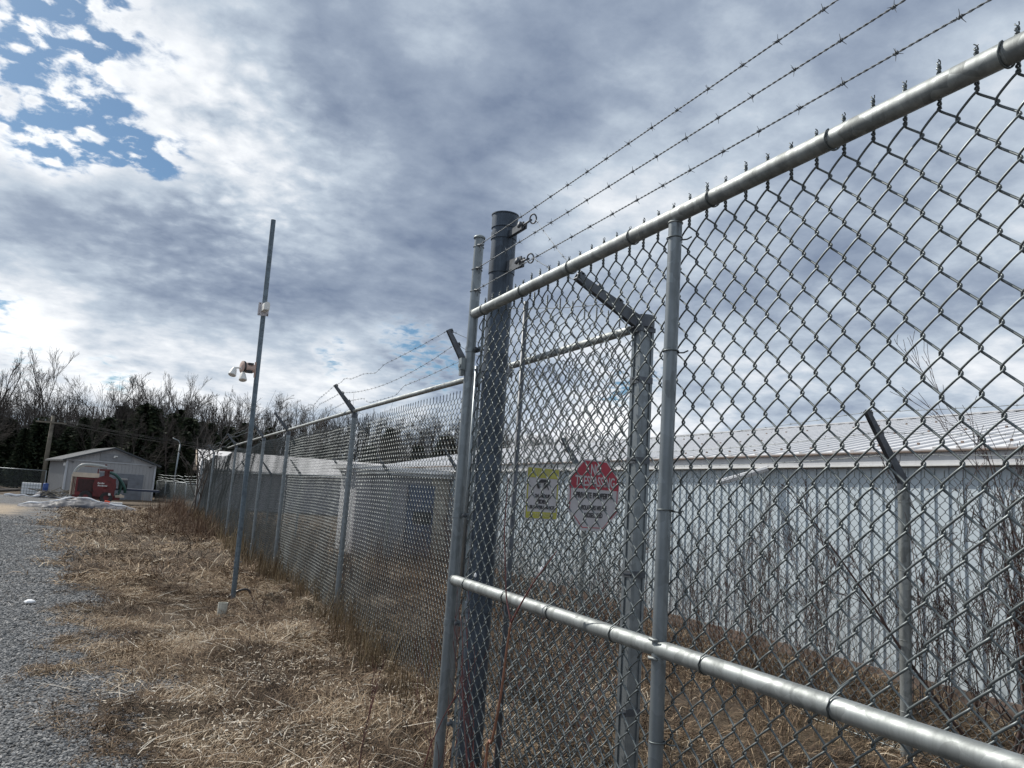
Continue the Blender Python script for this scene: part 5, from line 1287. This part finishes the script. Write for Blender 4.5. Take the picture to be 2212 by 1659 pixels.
# bare shrubs between inner fence and building
def shrub(name, label, x, y, h, stems, seed, mat, rad=.014, depth=3, spread=.45, w=.35, minr=.0018, kids=(3, 5), group=None):
    rg = np.random.default_rng(seed); out = []
    for k in range(stems):
        a_ = rg.uniform(0, 6.28); ln = rg.uniform(.08, .5) * w / .35
        grow(rg, (x + rg.normal(0, .10), y + rg.normal(0, .14), -.03), (math.cos(a_) * ln, math.sin(a_) * ln, 1), h * rg.uniform(.55, .95), rad * rg.uniform(.6, 1.1), depth, out, spread, .14, kids, .09, 7, minr, (.35, .55), .22)
    t_ = thing(name, label, 'shrub', (x, y, 0), group=group)
    branch_mesh(out, depth, depth).obj('stem', mat, t_, smooth=True); branch_mesh(out, 0, depth - 1).obj('twigs', mat, t_)
    return t_
M_dark = plain('dark_shrub_bark', (0.075, 0.048, 0.042), .8, 0, .2, 8)
shrub('bare_shrub', 'tall dark bare shrub against the metal building at the right edge', 5.72, 3.5, 2.4, 4, 33, M_dark, .018, 4, .42, .16)
shrub('bare_shrub', 'bare shrub just behind the nearest inner fence post', 5.75, 4.35, 1.7, 5, 44, M_twig, .008, 3, .5, .18)
shrub('bare_shrub', 'many-stemmed reddish shrub at the far right of the building wall', 5.9, 2.7, 2.6, 7, 5, M_twig, .013, 3, .42, .5)
shrub('bare_shrub', 'sprawling thin shrub left of the nearest inner fence post', 5.7, 5.5, 1.7, 6, 6, M_twig, .007, 3, .55, .4)
shrub('bare_shrub', 'low twiggy shrub seen right of the gate upright, by the wall', 5.7, 7.0, 1.35, 8, 7, M_twig, .007, 3, .5, .7)
shrub('bare_shrub', 'thin shrub far along the wall, right of the red sign', 5.9, 9.3, 1.5, 8, 8, M_twig, .008, 3, .5, .7)
shrub('bare_shrub', 'wide grey thicket below the two signs', 5.2, 12.5, 1.7, 12, 9, M_twig, .010, 3, .5, .9)
shrub('red_twig_shrub', 'red-stemmed shrub by the wall right of the gate upright', 5.5, 6.3, 1.1, 5, 10, M_redtwig, .006, 2, .4, .4)
shrub('bare_shrub', 'dark bushy shrub filling the gap right of the nearest inner fence post', 5.35, 3.2, 1.9, 8, 23, M_dark, .012, 4, .5, .5, .0022, (3, 4))
shrub('bare_shrub', 'fan of straight dark shoots at the right edge in front of the wall', 5.2, 2.75, 2.2, 12, 24, M_dark, .008, 3, .4, .4, .0022, (3, 5))
shrub('bare_shrub', 'tangled low shrub at the wall foot, right of the nearest inner fence post', 5.9, 3.9, 1.4, 12, 25, M_dark, .0065, 3, .6, .28, .0022, (3, 5))
shrub('bare_shrub', 'shrub with crossing branches between gate upright and inner fence post', 5.4, 4.9, 1.6, 7, 26, M_dark, .007, 3, .6, .4, .002, (3, 5))
shrub('bare_shrub', 'faint twiggy shrub in the middle of the wall, under the hanging gutter', 5.8, 6.3, 1.7, 9, 27, M_twig, .007, 3, .5, .7, .0018, (3, 5))
shrub('bare_shrub', 'grey shrub seen through the wire between round post and yellow sign', 4.0, 9.5, 1.5, 12, 28, M_twig, .008, 3, .5, .8, .0022, (3, 5))
shrub('bare_sapling', 'pale bare sapling spreading its thin limbs over the far end of the tall fence', 1.75, 30.5, 4.3, 4, 41, M_bark2, .035, 3, .75, .55, .011, (3, 4))
# red stems right in front of the gate
def stem_path(px_list, a): return [on_x(px, py, a) for px, py in px_list]
rt = thing('red_twig_shrub', 'slender red stems forking up in front of the gate middle rail', 'shrub', (1.12, 2.4, 0))
M = Mesh()
b0 = stem_path([(1048, 1659), (1063, 1600), (1082, 1500), (1095, 1400), (1104, 1345)], 1.13); b0 = [b0[0] + np.array([0.02, .05, -0.85])] + b0
M.tube(spline(b0, 4), np.linspace(.0052, .0036, (len(b0) - 1) * 4 + 1), 7)
M.obj('stem', plain('tan_stem', (0.22, 0.10, 0.06), .6, 0, .2, 9), rt, smooth=True)
M = Mesh()
p_ = stem_path([(1104, 1345), (1094, 1290), (1092, 1230), (1090, 1150), (1096, 1060), (1099, 1030)], 1.13); M.tube(spline(p_, 4), np.linspace(.0032, .0012, 21), 6)
p_ = stem_path([(1104, 1345), (1128, 1300), (1155, 1255), (1172, 1232), (1190, 1208), (1203, 1190)], 1.13); M.tube(spline(p_, 4), np.linspace(.0032, .0012, 21), 6)
p_ = stem_path([(1010, 1659), (1003, 1560), (998, 1460), (1000, 1400), (995, 1330)], 1.19); M.tube(spline(p_, 4), np.linspace(.0036, .0014, 17), 6)
M.obj('branch', M_redtwig, rt, smooth=True)
M = Mesh()
for (px, py) in ((1170, 1230), (1027, 1243), (1100, 1030)): 
    q = on_x(px, py, 1.13); M.lathe(q, [(0, -.008), (.004, -.004), (.005, .001), (.003, .007), (0, .010)], 8)
M.obj('bud', M_snow, rt, smooth=True)
shrub('red_twig_shrub', 'thin red stems rising at the foot of the gate end post', 1.10, 3.15, .95, 4, 13, M_redtwig, .004, 2, .3, .35, .0012, (2, 3))
shrub('red_twig_shrub', 'red stems standing between gate and tall fence', 1.62, 3.7, 1.2, 7, 14, M_redtwig, .004, 2, .3, .3, .0012, (2, 3))
shrub('red_twig_shrub', 'cluster of dark red stems just behind the gate left part', 2.5, 4.2, 1.1, 8, 15, M_redtwig, .004, 2, .3, .4, .0014, (2, 4))
shrub('dead_bush', 'dark thin arching stems in the grass by the plastic pipe stub', cb[0] + .28, cb[1] - 1.0, .55, 5, 16, M_dark, .006, 1, .5, 1.0, .0018, (1, 3))
